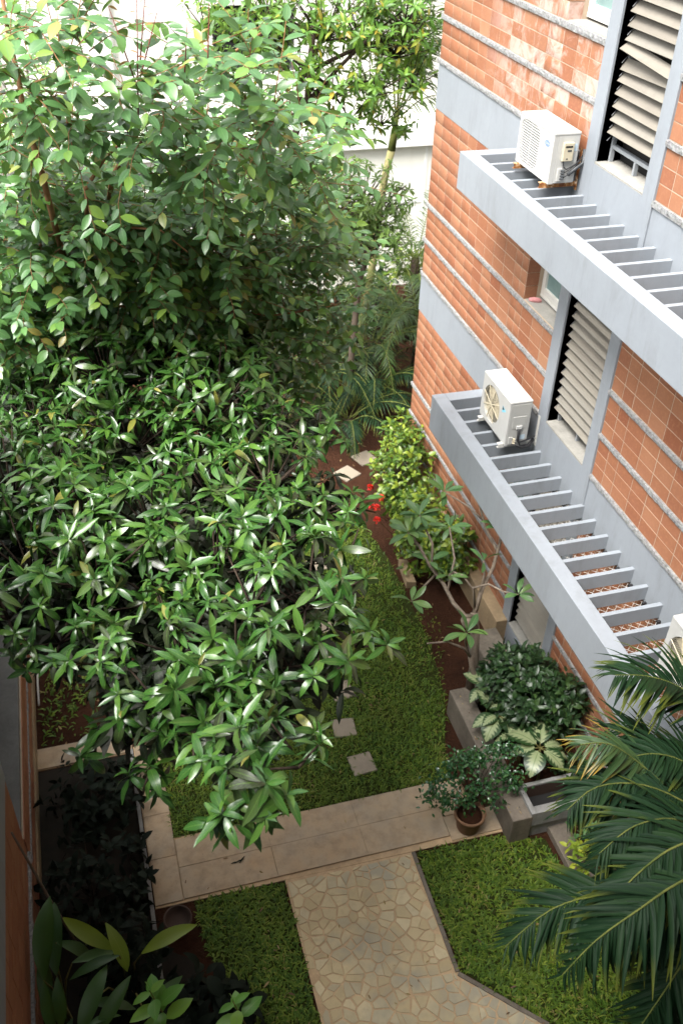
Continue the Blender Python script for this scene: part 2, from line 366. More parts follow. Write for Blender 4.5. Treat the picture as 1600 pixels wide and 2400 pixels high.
M['l_black'] = mat_leaf('dull_dark_leaf', G((0, (0.0056, 0.0098, 0.0063)), (1, (0.0098, 0.0168, 0.0098))), (0.014, 0.0182, 0.014), .7, .03, .06, .2, .12)
M['flower'] = mat_leaf('red_flower', G((0, (.60, .018, .012)), (1, (.72, .03, .018))), None, .5, .12, .05, 0)

# ------------------------------------------------------------------ the ground
def sheet(name, poly, z, mat, th=.02):
    o = obj(name, MB().prism(poly, z-th, z), mat); o['kind'] = 'structure'; return o
g = MB(); g.add([(-70,-40,0),(70,-40,0),(70,90,0),(-70,90,0)], [(0,1,2,3)])
o = obj('ground', g, M['soil']); o['kind'] = 'structure'

# soil clods, small stones and fallen leaves lying on the bare soil
LAWN = [(.12,6.74),(3.6,6.7),(3.72,7.2),(4.02,8.0),(4.17,9),(4.17,11),(4.0,12),(3.7,13.1),(3.2,13.5),(1.0,13.5),(-.1,12),(.1,9)]
LAWN_R = [(2.84,5.83),(4.0,5.78),(4.40,5.6),(4.42,4.9),(4.72,4.4),(4.8,3.4),(4.6,2.5),(4.0,3.05),(3.50,3.66),(2.84,4.37)]
LAWN_L = [(1.24,5.86),(.22,5.88),(.3,5.2),(.55,4.6),(.66,4.1),(.7,3.2),(.7,2.4),(1.24,2.4)]
sheet('lawn', LAWN, .004, M['turf'], .003); sheet('lawn', LAWN_R, .004, M['turf'], .003); sheet('lawn', LAWN_L, .004, M['turf'], .003)

def inside(poly, P):
    x, y = P[:, 0], P[:, 1]; r = np.zeros(len(P), bool); n = len(poly)
    for i in range(n):
        x0, y0 = poly[i]; x1, y1 = poly[(i+1) % n]
        c = ((y0 > y) != (y1 > y)) & (x < (x1-x0)*(y-y0)/(y1-y0+1e-12)+x0); r ^= c
    return r
def fnoise(P, s, seed=0):
    q = np.random.default_rng(seed); r = np.zeros(len(P))
    for k in range(7):
        d = q.normal(size=2); d /= np.linalg.norm(d); f = s*(1+k*.55)
        r += np.sin(P[:, 0]*d[0]*f+P[:, 1]*d[1]*f+q.uniform(0, 6.28))/(1+k*.4)
    return r/3.0

steps = [(2.585,7.20,.31,.06),(2.52,7.82,.30,-.1),(2.66,8.45,.31,.12),(2.72,9.1,.31,-.06),(2.80,9.75,.30,.1),(2.88,10.4,.30,-.12),(3.0,11.1,.31,.2),(3.2,11.8,.31,-.1),(3.55,12.5,.31,.3),(4.17,13.42,.36,.5),(4.62,13.82,.36,.35)]
def grass_points(poly, dens, seed, ragged=0.0, keep=None):
    q = np.random.default_rng(seed); p = np.array(poly); lo, hi = p.min(0), p.max(0)
    n = int((hi-lo).prod()*dens); P = q.uniform(lo, hi, (n, 2)); P = P[inside(poly, P)]
    if ragged: P = P[(fnoise(P, 3.2, seed)+ragged) > q.uniform(-.6, .5, len(P))]
    for sx_, sy_, ss, sa in steps: P = P[np.maximum(abs(P[:,0]-sx_), abs(P[:,1]-sy_)) > ss*.47]
    if keep is not None: P = P[keep(P, q)]
    return P
def grass_mesh(name, P, h, seed, gid=None, wide=.006):
    q = np.random.default_rng(seed+50); n = len(P)
    a = q.uniform(0, 6.283, n); ln = q.uniform(.35, 1.35, n)*h[0]; H = q.uniform(.4, 1.0, n)*h[1]
    dx, dy = np.cos(a), np.sin(a); wd = wide*q.uniform(.6, 1.4, n)
    B = np.zeros((n, 5, 3)); px, py = -dy*wd, dx*wd
    B[:,0] = np.stack([P[:,0]+px, P[:,1]+py, np.full(n, .002)], 1); B[:,1] = np.stack([P[:,0]-px, P[:,1]-py, np.full(n, .002)], 1)
    B[:,2] = np.stack([P[:,0]+dx*ln*.45-px*.9, P[:,1]+dy*ln*.45-py*.9, H], 1); B[:,3] = np.stack([P[:,0]+dx*ln*.45+px*.9, P[:,1]+dy*ln*.45+py*.9, H], 1)
    B[:,4] = np.stack([P[:,0]+dx*ln, P[:,1]+dy*ln, H*q.uniform(.5, 1.1, n)], 1)
    F = np.array([[0,1,2],[0,2,3],[3,2,4]])[None]+5*np.arange(n)[:, None, None]
    rn = np.clip(q.beta(1.5, 1.6, n)*.9+.16*fnoise(P, 5.0, 3)+.05, 0, 1); H *= np.clip(1+.5*fnoise(P, 9.0, 5), .45, 1.7)
    me = npmesh(name, B.reshape(-1, 3), F.reshape(-1, 3), False, None, np.repeat(rn, 5))
    o = link(name, me, None, M['grass']); o['kind'] = 'stuff'; o['label'] = gid; return o
fall = lambda P, q: q.uniform(0, 1, len(P)) < np.clip((4.3+.12*np.sin(P[:,1]*5)-P[:,0])*1.6-.35*(P[:,1] > 12.6), .04, 1)
grass_mesh('grass', grass_points(LAWN, 2300, 1, .72, fall), (.07, .05), 1, 'short green lawn grass between the mango tree and the planter')
keepR = lambda P, q: q.uniform(0, 1, len(P)) < np.clip(1.25-np.clip((P[:,0]-3.75)*1.2, 0, 1)*np.clip((P[:,1]-4.9)*2.0, 0, 1), .12, 1)
grass_mesh('grass', grass_points(LAWN_R, 2500, 2, .8, keepR), (.075, .045), 2, 'short lawn grass right of the crazy paving path', .008)
grass_mesh('grass', grass_points(LAWN_L, 2500, 3, .8), (.075, .045), 3, 'short lawn grass left of the crazy paving path', .008)
WEED = [(-1.35,8.5),(-.2,8.5),(.05,12),(-1.2,12.5)]
grass_mesh('weeds', grass_points(WEED, 420, 4, -.25), (.09, .05), 4, 'sparse weeds on the red soil by the compound wall', .012)
WEED2 = [(3.72,7.25),(3.9,7.3),(4.0,8.0),(4.5,9.4),(4.4,10.4),(4.17,10.4),(4.15,9),(4.0,8)]
grass_mesh('weeds', grass_points(WEED2, 700, 6, -.2), (.05, .03), 6, 'thin weeds on the red soil along the lawn edge', .006)

M['bed_shade'] = mat_paint('painted_bed_shade', (.018, .014, .009), .5, .95, None, 8)  # near-black sheet colour stands in for deep shade over the bed
sheet('bed_shade_sheet', [(-1.41,3.0),(.25,3.0),(.2,4.2),(.15,5.2),(-.27,5.5),(-.27,8.1),(-1.41,8.1)], .010, M['bed_shade'], .01)
# walkway of concrete slabs
sheet('walkway', [(-.2,5.9),(4.0,5.83),(4.02,6.15),(3.75,6.15),(3.7,6.68),(.105,6.74),(.10,8.2),(-.21,8.2)], .012, M['grout'], .012)
wk = bpy.data.objects['walkway']
random.seed(5)
def slab(x0, x1, y0, y1, par, mat='slab', z=.03, dz=.02):
    e = lambda: random.uniform(-.0008, .0008)
    return obj('slab', MB().prism([(x0+e(),y0+e()),(x1+e(),y0+e()),(x1+e(),y1+e()),(x0+e(),y1+e())], z-dz, z+random.uniform(-.001,.0015), .003), M[mat], par)
xs = [.12, 1.20, 2.28, 3.30]
for a, b in zip(xs, xs[1:]):
    slab(a+.001, b-.001, 6.329, 6.70, wk); slab(a+.001, b-.001, 5.93, 6.326, wk)
slab(3.303, 3.68, 6.2, 6.66, wk); slab(3.303, 4.0, 5.86, 6.19, wk)
ys = [5.92, 6.5, 7.1, 7.65, 8.2]
for a, b in zip(ys, ys[1:]): slab(-.195, .113, a+.003, b-.003, wk)
st = obj('kerb', MB().box(-.26, -.215, 5.0, 8.15, -.02, .05), M['conc_grey'], None, False, .006); st['kind'] = 'structure'
st = sheet('crossing', [(-1.41,8.12),(-.22,8.12),(-.22,8.46),(-1.41,8.46)], .012, M['grout'], .012)
slab(-1.40, -.82, 8.13, 8.45, st); slab(-.81, -.23, 8.13, 8.45, st)

# crazy paving path
path = sheet('path', [(1.265,5.87),(2.815,5.84),(2.80,4.36),(3.47,3.65),(4.6,2.5),(4.6,1.8),(1.265,1.8)], .018, M['grout'], .018)
def clip(poly, nx, ny, d):
    r = []
    for i in range(len(poly)):
        a, b = poly[i], poly[(i+1) % len(poly)]; da, db = nx*a[0]+ny*a[1]-d, nx*b[0]+ny*b[1]-d
        if da <= 0: r.append(a)
        if da*db < 0:
            t = da/(da-db); r.append((a[0]+(b[0]-a[0])*t, a[1]+(b[1]-a[1])*t))
    return r
sites = []
gy = 2.35
q = np.random.default_rng(21)
while gy < 5.9:
    gx = 1.2
    while gx < 4.6:
        sites.append((gx+q.uniform(-.10, .10), gy+q.uniform(-.095, .095))); gx += .128
    gy += .122
sites = np.array(sites)
cells = []
for s in sites:
    if s[0] > (2.79 if s[1] > 4.32 else 3.47+(3.65-s[1])*.98): continue
    if s[1] > 5.86 or s[0] < 1.27: continue
    c = [(s[0]-.3,s[1]-.3),(s[0]+.3,s[1]-.3),(s[0]+.3,s[1]+.3),(s[0]-.3,s[1]+.3)]
    d = ((sites-s)**2).sum(1); near = np.argsort(d)[1:16]
    for j in near:
        t = sites[j]; nx, ny = t-s; L = math.hypot(nx, ny)
        c = clip(c, nx/L, ny/L, ((t[0]**2+t[1]**2)-(s[0]**2+s[1]**2))/(2*L))
    c = clip(c, -1, 0, -1.285); c = clip(c, 0, 1, 5.835-.02*(s[0]-1.27)/1.5)
    if s[1] > 4.30: c = clip(c, 1, 0, 2.765)
    L = math.hypot(.71, .67); c = clip(c, .71/L, .67/L, (2.80*.71+4.36*.67)/L-.03) if s[1] < 4.4 else c
    if len(c) < 3: continue
    g0 = q.uniform(.002, .007); cx = sum(p[0] for p in c)/len(c); cy = sum(p[1] for p in c)/len(c)
    c2 = []
    for p in c:
        dd = math.hypot(p[0]-cx, p[1]-cy)
        if dd < .012: continue
        kk = 1-min(.6, (g0*1.35+q.uniform(0, .008))/dd); c2.append((cx+(p[0]-cx)*kk, cy+(p[1]-cy)*kk))
    c3 = [p for i, p in enumerate(c2) if math.hypot(p[0]-c2[i-1][0], p[1]-c2[i-1][1]) > .022]
    if len(c3) < 3: continue
    ar = abs(sum(c3[i-1][0]*c3[i][1]-c3[i][0]*c3[i-1][1] for i in range(len(c3))))/2
    if ar < .0011: continue
    cells.append((ar*(1.0 if cy > 3.3 else .2), c3))
cells.sort(key=lambda t: -t[0])
for ar, c in cells[:298]:
    obj('paving_stone', MB().prism(c, .012, .0225+q.uniform(-.0015, .003), .0025), M['stone'], path)
mb = MB()
for ar, c in cells[298:]: mb.prism(c, .012, .0245+q.uniform(-.002, .004), .003)
if mb.v: obj('paving_stones', mb, M['stone'], path)['kind'] = 'stuff'
kb = MB()
for a, b in (((2.80,5.83),(2.79,4.37)), ((2.79,4.35),(3.47,3.64)), ((3.47,3.64),(4.6,2.48))):
    dx, dy = b[0]-a[0], b[1]-a[1]; L = math.hypot(dx, dy); nx, ny = dy/L*.022, -dx/L*.022
    kb.prism([(a[0]-nx,a[1]-ny),(a[0]+nx,a[1]+ny),(b[0]+nx,b[1]+ny),(b[0]-nx,b[1]-ny)][::-1], -.02, .034)
o = obj('path_edging', kb, M['concrete'], path)

# stepping stones through the lawn
where = ['square stepping stone nearest the walkway, lying alone in the grass', 'second stepping stone out from the walkway, beside the lowest mango leaves',
 'third stepping stone from the walkway, half under the mango leaves', 'fourth stepping stone from the walkway, mostly under mango leaves', 'fifth stepping stone from the walkway, under mango leaves',
 'sixth stepping stone from the walkway, seen through mango twigs', 'seventh stepping stone from the walkway, seen through mango leaves', 'eighth stepping stone from the walkway, among the mango tips',
 'ninth stepping stone from the walkway, left of the red flowers', 'pale stepping stone at the bare soil edge, left of the bright bush', 'last stepping stone, half behind the bright yellow green bush']
for (x, y, s, a), lb in zip(steps, where):
    c, sn = math.cos(a)*s/2, math.sin(a)*s/2
    t = obj('stepping_stone', MB().prism([(x-c+sn,y-sn-c),(x+c+sn,y+sn-c),(x+c-sn,y+sn+c),(x-c-sn,y-sn+c)], -.02, .03, .008), M['step'])
    t['label'] = lb; t['category'] = 'stepping stone'; t['group'] = 'stepping stones across the lawn'

# right of the small lawn: a long kerb slab
t = obj('kerb_slab', MB().prism([(4.47,4.7),(4.71,4.7),(4.72,5.84),(4.46,5.84)], -.02, .10, .01), M['concrete'])
t['label'] = 'long tan concrete kerb slab on bare soil beside the palm'; t['category'] = 'kerb'
t = obj('kerb_block', MB().prism([(4.22,10.25),(4.36,10.2),(4.40,10.75),(4.27,10.8)], -.02, .14, .01), M['tan'])
t['label'] = 'short tan kerb block in the soil under the red flowered bush'; t['category'] = 'kerb'

# ------------------------------------------------------------------ brick and concrete building on the right
XW = 5.25; BASES = [.74, 3.86, 6.98, 10.10]; YC = 13.31
bld = thing('brick_building', 'terracotta tiled building with grey bands and slatted ledges along the garden', 'building', (5.6, 8, 0))
LJ = [13.31,12.99,12.68,12.36,12.05,11.75,11.45,11.13,10.84,10.51,10.2,10.01,9.84,9.53,9.24,8.965]
RJ = [7.60,7.38,7.175,6.86,6.575,6.265,5.95,5.75,5.44,5.13,4.82,4.51,4.20,4.0,3.7,3.4]
# backing wall with real openings
wb = MB()
def wall(y0, y1, z0, z1, x0=XW+.0032, x1=5.7): wb.box(x0, x1, y0, y1, z0, z1)
wall(9.84, YC-.002, -.1, 13.5); wall(-4, 7.62, -.1, 13.5)
for k, B in enumerate(BASES):
    wall(8.94, 9.8395, B-.70, B+1.105)                    # below the small window
    wall(8.75, 8.9395, B-.70, B+2.42)                     # behind the pilaster
    wall(7.6205, 8.7495, B-.70, (B if k else .44)-.012); wall(7.6205, 7.79, B-.0115, B+2.42)
wall(7.6205, 9.8395, -.1, .039); wall(7.6205, 9.8395, 12.522, 13.5)
obj('wall', wb, M['mortar'], bld)
core = MB().box(5.95, 12, -4, YC-.01, -.1, 13.4)
obj('interior', core, M['dark'], bld)
# tiles
tiles = []   # (y0,y1,z0,z1)
def courses(z0, z1, n, J, skip=None):
    h = (z1-z0)/n
    for i in range(n):
        for a, b in zip(J, J[1:]):
            if skip and skip(b, a, z0+i*h): continue
            tiles.append((b+.0055, a-.0055, z0+i*h+.0052, z0+(i+1)*h-.0052))
for k, B in enumerate(BASES[:3]):
    for J in (LJ, RJ):
        lo = B-.72 if k == 0 else None
        if k == 0: courses(.06, .665, 4, J)
        courses(B+.004, B+.482, 3, J); courses(B+.552, B+(1.032 if J is LJ else 1.032), 3, J)
        courses(B+1.105, B+2.462, 8, J, (lambda y0, y1, z: J is LJ and y0 < 9.83) )
courses(10.10+.004, 10.10+.482, 3, LJ); courses(10.1+.004, 10.1+.482, 3, RJ)
tiles = np.array(tiles)
cen = np.stack([np.full(len(tiles), XW), tiles[:, :2].mean(1), tiles[:, 2:].mean(1)], 1)
pc = (cen-CAM) @ CM.T; sx = 800+2219.9*pc[:,0]/pc[:,2]; sy = 1200+2219.9*pc[:,1]/pc[:,2]
vis = (sx > 0) & (sx < 1610) & (sy > -10) & (sy < 2400) & (pc[:,2] > 0)
# hidden behind the two ledges?
for X0, zt, zb in ((4.49, 6.6, 6.12), (4.376, 3.42, 2.85)):
    f = (X0-CAM[0])/(cen[:,0]-CAM[0]); zz = CAM[2]+(cen[:,2]-CAM[2])*f; vis &= ~((zz < zt+.05) & (zz > zb-.05) & (cen[:,1]*f < 10.5))
area = (tiles[:,1]-tiles[:,0])*(tiles[:,3]-tiles[:,2])/(pc**2).sum(1)*np.abs(cen[:,0]/np.linalg.norm(pc, axis=1))
order = np.argsort(-np.where(vis, area, 0))
big = set(order[:300].tolist())
def tile_box(w, h, nx):
    # front face at x=0 with a soft chamfer, body going to +x
    c = .0018
    V = [(.02,-w/2,-h/2),(.02,w/2,-h/2),(.02,w/2,h/2),(.02,-w/2,h/2),(c*.6,-w/2,-h/2),(c*.6,w/2,-h/2),(c*.6,w/2,h/2),(c*.6,-w/2,h/2),
         (0,-w/2+c,-h/2+c),(0,w/2-c,-h/2+c),(0,w/2-c,h/2-c),(0,-w/2+c,h/2-c)]
    F = [(8,11,10,9)]
    for a in (0, 4): F += [(a+i, a+4+i, a+4+(i+1) % 4, a+(i+1) % 4) for i in range(4)]
    return np.array(V), F
cache = {}
SV, SF, SR = [], [], []
q = np.random.default_rng(4)
for i, (y0, y1, z0, z1) in enumerate(tiles):
    wd, hh = round(y1-y0, 3), round(z1-z0, 3); dx = q.uniform(-.0015, .0008)
    V, F = tile_box(wd, hh, 0)
    if i in big:
        if (wd, hh) not in cache:
            me = bpy.data.meshes.new('tile'); me.from_pydata([tuple(v) for v in V], [], F); me.materials.append(M['tile']); cache[(wd, hh)] = me
        o = bpy.data.objects.new('tile', cache[(wd, hh)]); COL.objects.link(o); o.parent = bld
        o.location = Vector((XW+dx, (y0+y1)/2, (z0+z1)/2))-bld.location
        o.rotation_euler = (q.normal(0, .003), q.normal(0, .002), q.normal(0, .002))
    else:
        b = len(SV)*12; SV.append(V+np.array([XW+dx, (y0+y1)/2, (z0+z1)/2])); SF += [tuple(j+b for j in f) for f in F]; SR += [q.uniform()]*12
def tile_stuff(name, SV, SF, SR, par):
    me = npmesh(name, np.concatenate(SV), np.array(SF), False, None, np.array(SR)); o = link(name, me, par, M['tile']); o['kind'] = 'stuff'; return o
tile_stuff('tiles', SV, SF, SR, bld)
# far end corner return of the tiles
# rough granite strips
def strip(y0, y1, z, par, x0=XW-.022, x1=XW+.05, h=.058, seed=0, axis='x'):
    q = np.random.default_rng(seed+int(z*100)); n = max(2, int((y1-y0)/.05)); V = []; F = []
    for i in range(n+1):
        y = y0+(y1-y0)*i/n
        for (a, b) in ((x1, z-h), (x0, z-h), (x0-.004, z-h*.5), (x0, z), (x1, z)):
            jit = q.normal(0, .0018, 2) if a != x1 else (0, 0); V.append((a+jit[0], y, b+(jit[1]*.7)))
    for i in range(n):
        for k in range(4): F.append((i*5+k, i*5+k+1, (i+1)*5+k+1, (i+1)*5+k))
    F += [(4,3,2,1,0), tuple(n*5+k for k in range(5))]
    mb = MB(); mb.add(V, F); return obj('stone_band', mb, M['granite'], par)
for k, B in enumerate(BASES):
    for j, dz in enumerate((0, .55, 1.1)):
        pieces = [(11.2, YC+.03), (8.955, 11.19)]
        for a, b in pieces: strip(a, b, B+dz, bld, seed=j+k*7)
        for a, b in [(5.5, 7.61), (3.2, 5.49)]: strip(a, b, B+dz, bld, seed=j+3+k*7)
# grey bands, pilasters, apron panels
for k, B in enumerate(BASES):
    if k: obj('concrete_band', MB().box(XW-.006, XW+.02, 8.9605, YC+.008, B-.655, B-.068), M['paint'], bld, False, .004)
    if k: obj('concrete_band', MB().box(XW-.006, XW+.02, 3.0, 7.5995, B-.655, B-.068), M['paint'], bld, False, .004)
    obj('apron', MB().box(XW-.02, XW+.2, 7.79, 8.75, B-.66 if k else 0.0, (B if k else .44)-.02), M['paint'], bld)
    obj('pilaster', MB().box(XW-.022, XW+.28, 8.75, 8.96, B-.657, B+2.46), M['paint'], bld, False, .004)
    obj('pilaster', MB().box(XW-.022, XW+.28, 7.60, 7.79, B-.657, B+2.46), M['paint'], bld, False, .004)
    obj('sill', MB().box(XW-.018, XW+.30, 7.791, 8.749, (B if k else .44)-.018, B if k else .44), M['sill'], bld)

# louvre windows
def louvre(B, k):
    f = MB()
    f.box(XW+.14, XW+.19, 7.80, 8.74, B+.13, B+.165)
    f.box(XW+.13, XW+.17, 8.715, 8.745, B+.001, B+2.44); f.box(XW+.13, XW+.17, 7.795, 7.825, B+.001, B+2.44)
    f.box(XW+.135, XW+.175, 8.25, 8.28, B+.002, B+.129)
    fr = obj('louvre_window', f, M['frame_grey'] if k else M['dark_metal'], bld)
    fr_in = obj('dark_opening', MB().box(XW+.26, XW+.30, 7.80, 8.74, B+.002, B+2.44), M['dark'], fr)
    n = 18; z = B+(.30 if k == 2 else .20 if k else .10); i = 0; q = np.random.default_rng(k+90)
    while z < B+2.42:
        th = R(50)+q.normal(0, .03); dy = 0.0; roll = q.normal(0, .006 if k else .02)
        if k == 2 and i == 6: th = R(36); roll = .075
        if k == 2 and i == 5: th = R(58); roll = -.03
        w2 = .060 if k else .044; tk = .005
        mb = MB().box(-w2, w2, -.462, .462, -tk, tk)
        me = bpy.data.meshes.get('louvre_slat_%d' % (k > 0))
        if me is None:
            me = bpy.data.meshes.new('louvre_slat_%d' % (k > 0)); me.from_pydata(mb.v, [], mb.f); me.materials.append(M['slat'])
        s = bpy.data.objects.new('slat', me); COL.objects.link(s); s.parent = fr
        s.matrix_local = Matrix.Translation(Vector((XW+.092, 8.27, z+.035))-wloc(fr)) @ Matrix.Rotation(roll, 4, 'X') @ Matrix.Rotation(-th, 4, 'Y')
        if k == 2 and i == 6: s['label'] = 'slipped louvre slat hanging askew above its neighbours'; s.location.x -= .03
        z += .121; i += 1
    cl = MB()
    z = B+.25
    while z < B+2.4:
        for y in (8.722, 7.812): cl.tube([(XW+.06, y, z-.04), (XW+.14, y, z+.05)], .005, 5)
        z += .121
    obj('louvre_clips', cl, M['dark_metal'], fr)['kind'] = 'stuff'
for k, B in enumerate(BASES[:3]): louvre(B if k else .44, k)
# small casement windows
def casement(B, k):
    z0, z1 = B+1.105, B+2.46
    obj('reveal', MB().box(XW+.19, XW+.55, 9.842, 9.90, z0, z1).box(XW+.5, XW+.55, 8.96, 9.841, z0+.001, z1), M['paint'], bld)
    obj('window_sill', MB().box(XW+.022, XW+.5, 8.961, 9.841, z0-.03, z0+.004), M['sill'], bld)
    x = XW+.22; y0, y1 = 9.22, 9.835
    f = MB()
    f.box(x, x+.06, y1-.085, y1, z0+.07, z1); f.box(x, x+.06, y0, y0+.085, z0+.07, z1); f.box(x-.002, x+.062, y0+.0855, y1-.0855, z0+.07, z0+.16)
    f.box(x-.004, x+.07, y0, y1, z0+.03, z0+.069)
    wn = obj('window', f, M['white_wood'], bld, False, .004)
    obj('pane', MB().box(x+.028, x+.036, y0+.08, y1-.08, z0+.15, z1), M['glass'], wn)
    obj('infill', MB().box(x+.03, x+.08, 8.965, 9.219, z0+.005, z1), M['paint'], wn)
    # tile return on the far jamb
    h = 1.357/8
    for i in range(8):
        obj('jamb_tile', MB().box(XW+.004, XW+.17, 9.836, 9.846, z0+.004+i*h, z0+(i+1)*h-.004), M['tile'], bld)
for k, B in enumerate(BASES[:3]): casement(B, k)
t = obj('rag', MB().tube([(5.30,9.78,4.985),(5.34,9.74,4.995),(5.40,9.72,4.985),(5.43,9.70,4.982)], [.02,.035,.035,.015], 7), M['pink'], None, True)
t['label'] = 'small pink rag lying on the middle window sill'; t['category'] = 'rag'

# slatted concrete ledges
def ledge(name, xo, xi, zt, h, y_end, y_in, ys, n, pitch):
    mb = MB().box(xo, xi, -1.0, y_end, zt-h, zt)
    par = obj('ledge', mb, M['paint'], bld, False, .006)
    obj('end_beam', MB().box(xi+.0005, XW-.007, y_in, y_end-.002, zt-h+.001, zt-.001), M['paint'], par, False, .006)
    me = None
    for i in range(n):
        y = ys-i*pitch
        if me is None:
            me = bpy.data.meshes.new('ledge_slat'); b = MB().box(xi+.0004, XW-.0065, -.024, .024, -.175, 0); me.from_pydata(b.v, [], b.f); me.materials.append(M['paint'])
        s = bpy.data.objects.new('ledge_slat', me); COL.objects.link(s); s.parent = par; s.location = Vector((0, y, zt-.002))-wloc(par)
    return par
lu = ledge('upper', 4.492, 4.668, 6.60, .43, 10.51, 10.33, 10.00, 30, .2868)
ll = ledge('lower', 4.376, 4.556, 3.42, .53, 10.35, 10.155, 9.885, 30, .2855)
wm = MB()
for k in range(-4, 64):
    y = 4.0+k*.1
    for sgn in (1, -1):
        a = (4.57, y, 3.215+.002*sgn); b = (5.22, y+sgn*.65, 3.215+.002*sgn)
        if max(a[1], b[1]) < 9.9: wm.tube([a, b], .0022, 4)
obj('wire_mesh', wm, M['wire'], ll)['kind'] = 'stuff'
cl = MB()
for i in range(30):
    y = 9.885-i*.2855-.06; cl.box(5.20, 5.242, y-.014, y+.014, 3.19, 3.235)
obj('mesh_clips', cl, M['black'], ll)['kind'] = 'stuff'
obj('plinth', MB().box(5.06, XW+.01, 8.78, 12.9, -.05, .46), M['tan'], bld, False, .008)

# ------------------------------------------------------------------ outdoor air conditioning units
def ring_panel(mb, xf, y0, y1, z0, z1, cy, cz, rf, n=48):
    """front face (x = xf) with an opening of radius rf(angle)"""
    ang = [2*math.pi*i/n for i in range(n)]
    ang += [math.atan2(z-cz, y-cy) % (2*math.pi) for y in (y0, y1) for z in (z0, z1)]; ang = sorted(ang)
    V = []
    for a in ang:
        c, s_ = math.cos(a), math.sin(a); t = 1e9
        if c > 1e-9: t = min(t, (y1-cy)/c)
        if c < -1e-9: t = min(t, (y0-cy)/c)
        if s_ > 1e-9: t = min(t, (z1-cz)/s_)
        if s_ < -1e-9: t = min(t, (z0-cz)/s_)
        r = rf(a); V += [(xf, cy+c*t, cz+s_*t), (xf, cy+c*r, cz+s_*r), (xf+.03, cy+c*r*.97, cz+s_*r*.97)]
    m2 = len(ang); F = []
    for i in range(m2):
        j = (i+1) % m2; F += [(i*3, j*3, j*3+1, i*3+1), (i*3+1, j*3+1, j*3+2, i*3+2)]
    mb.add(V, F)

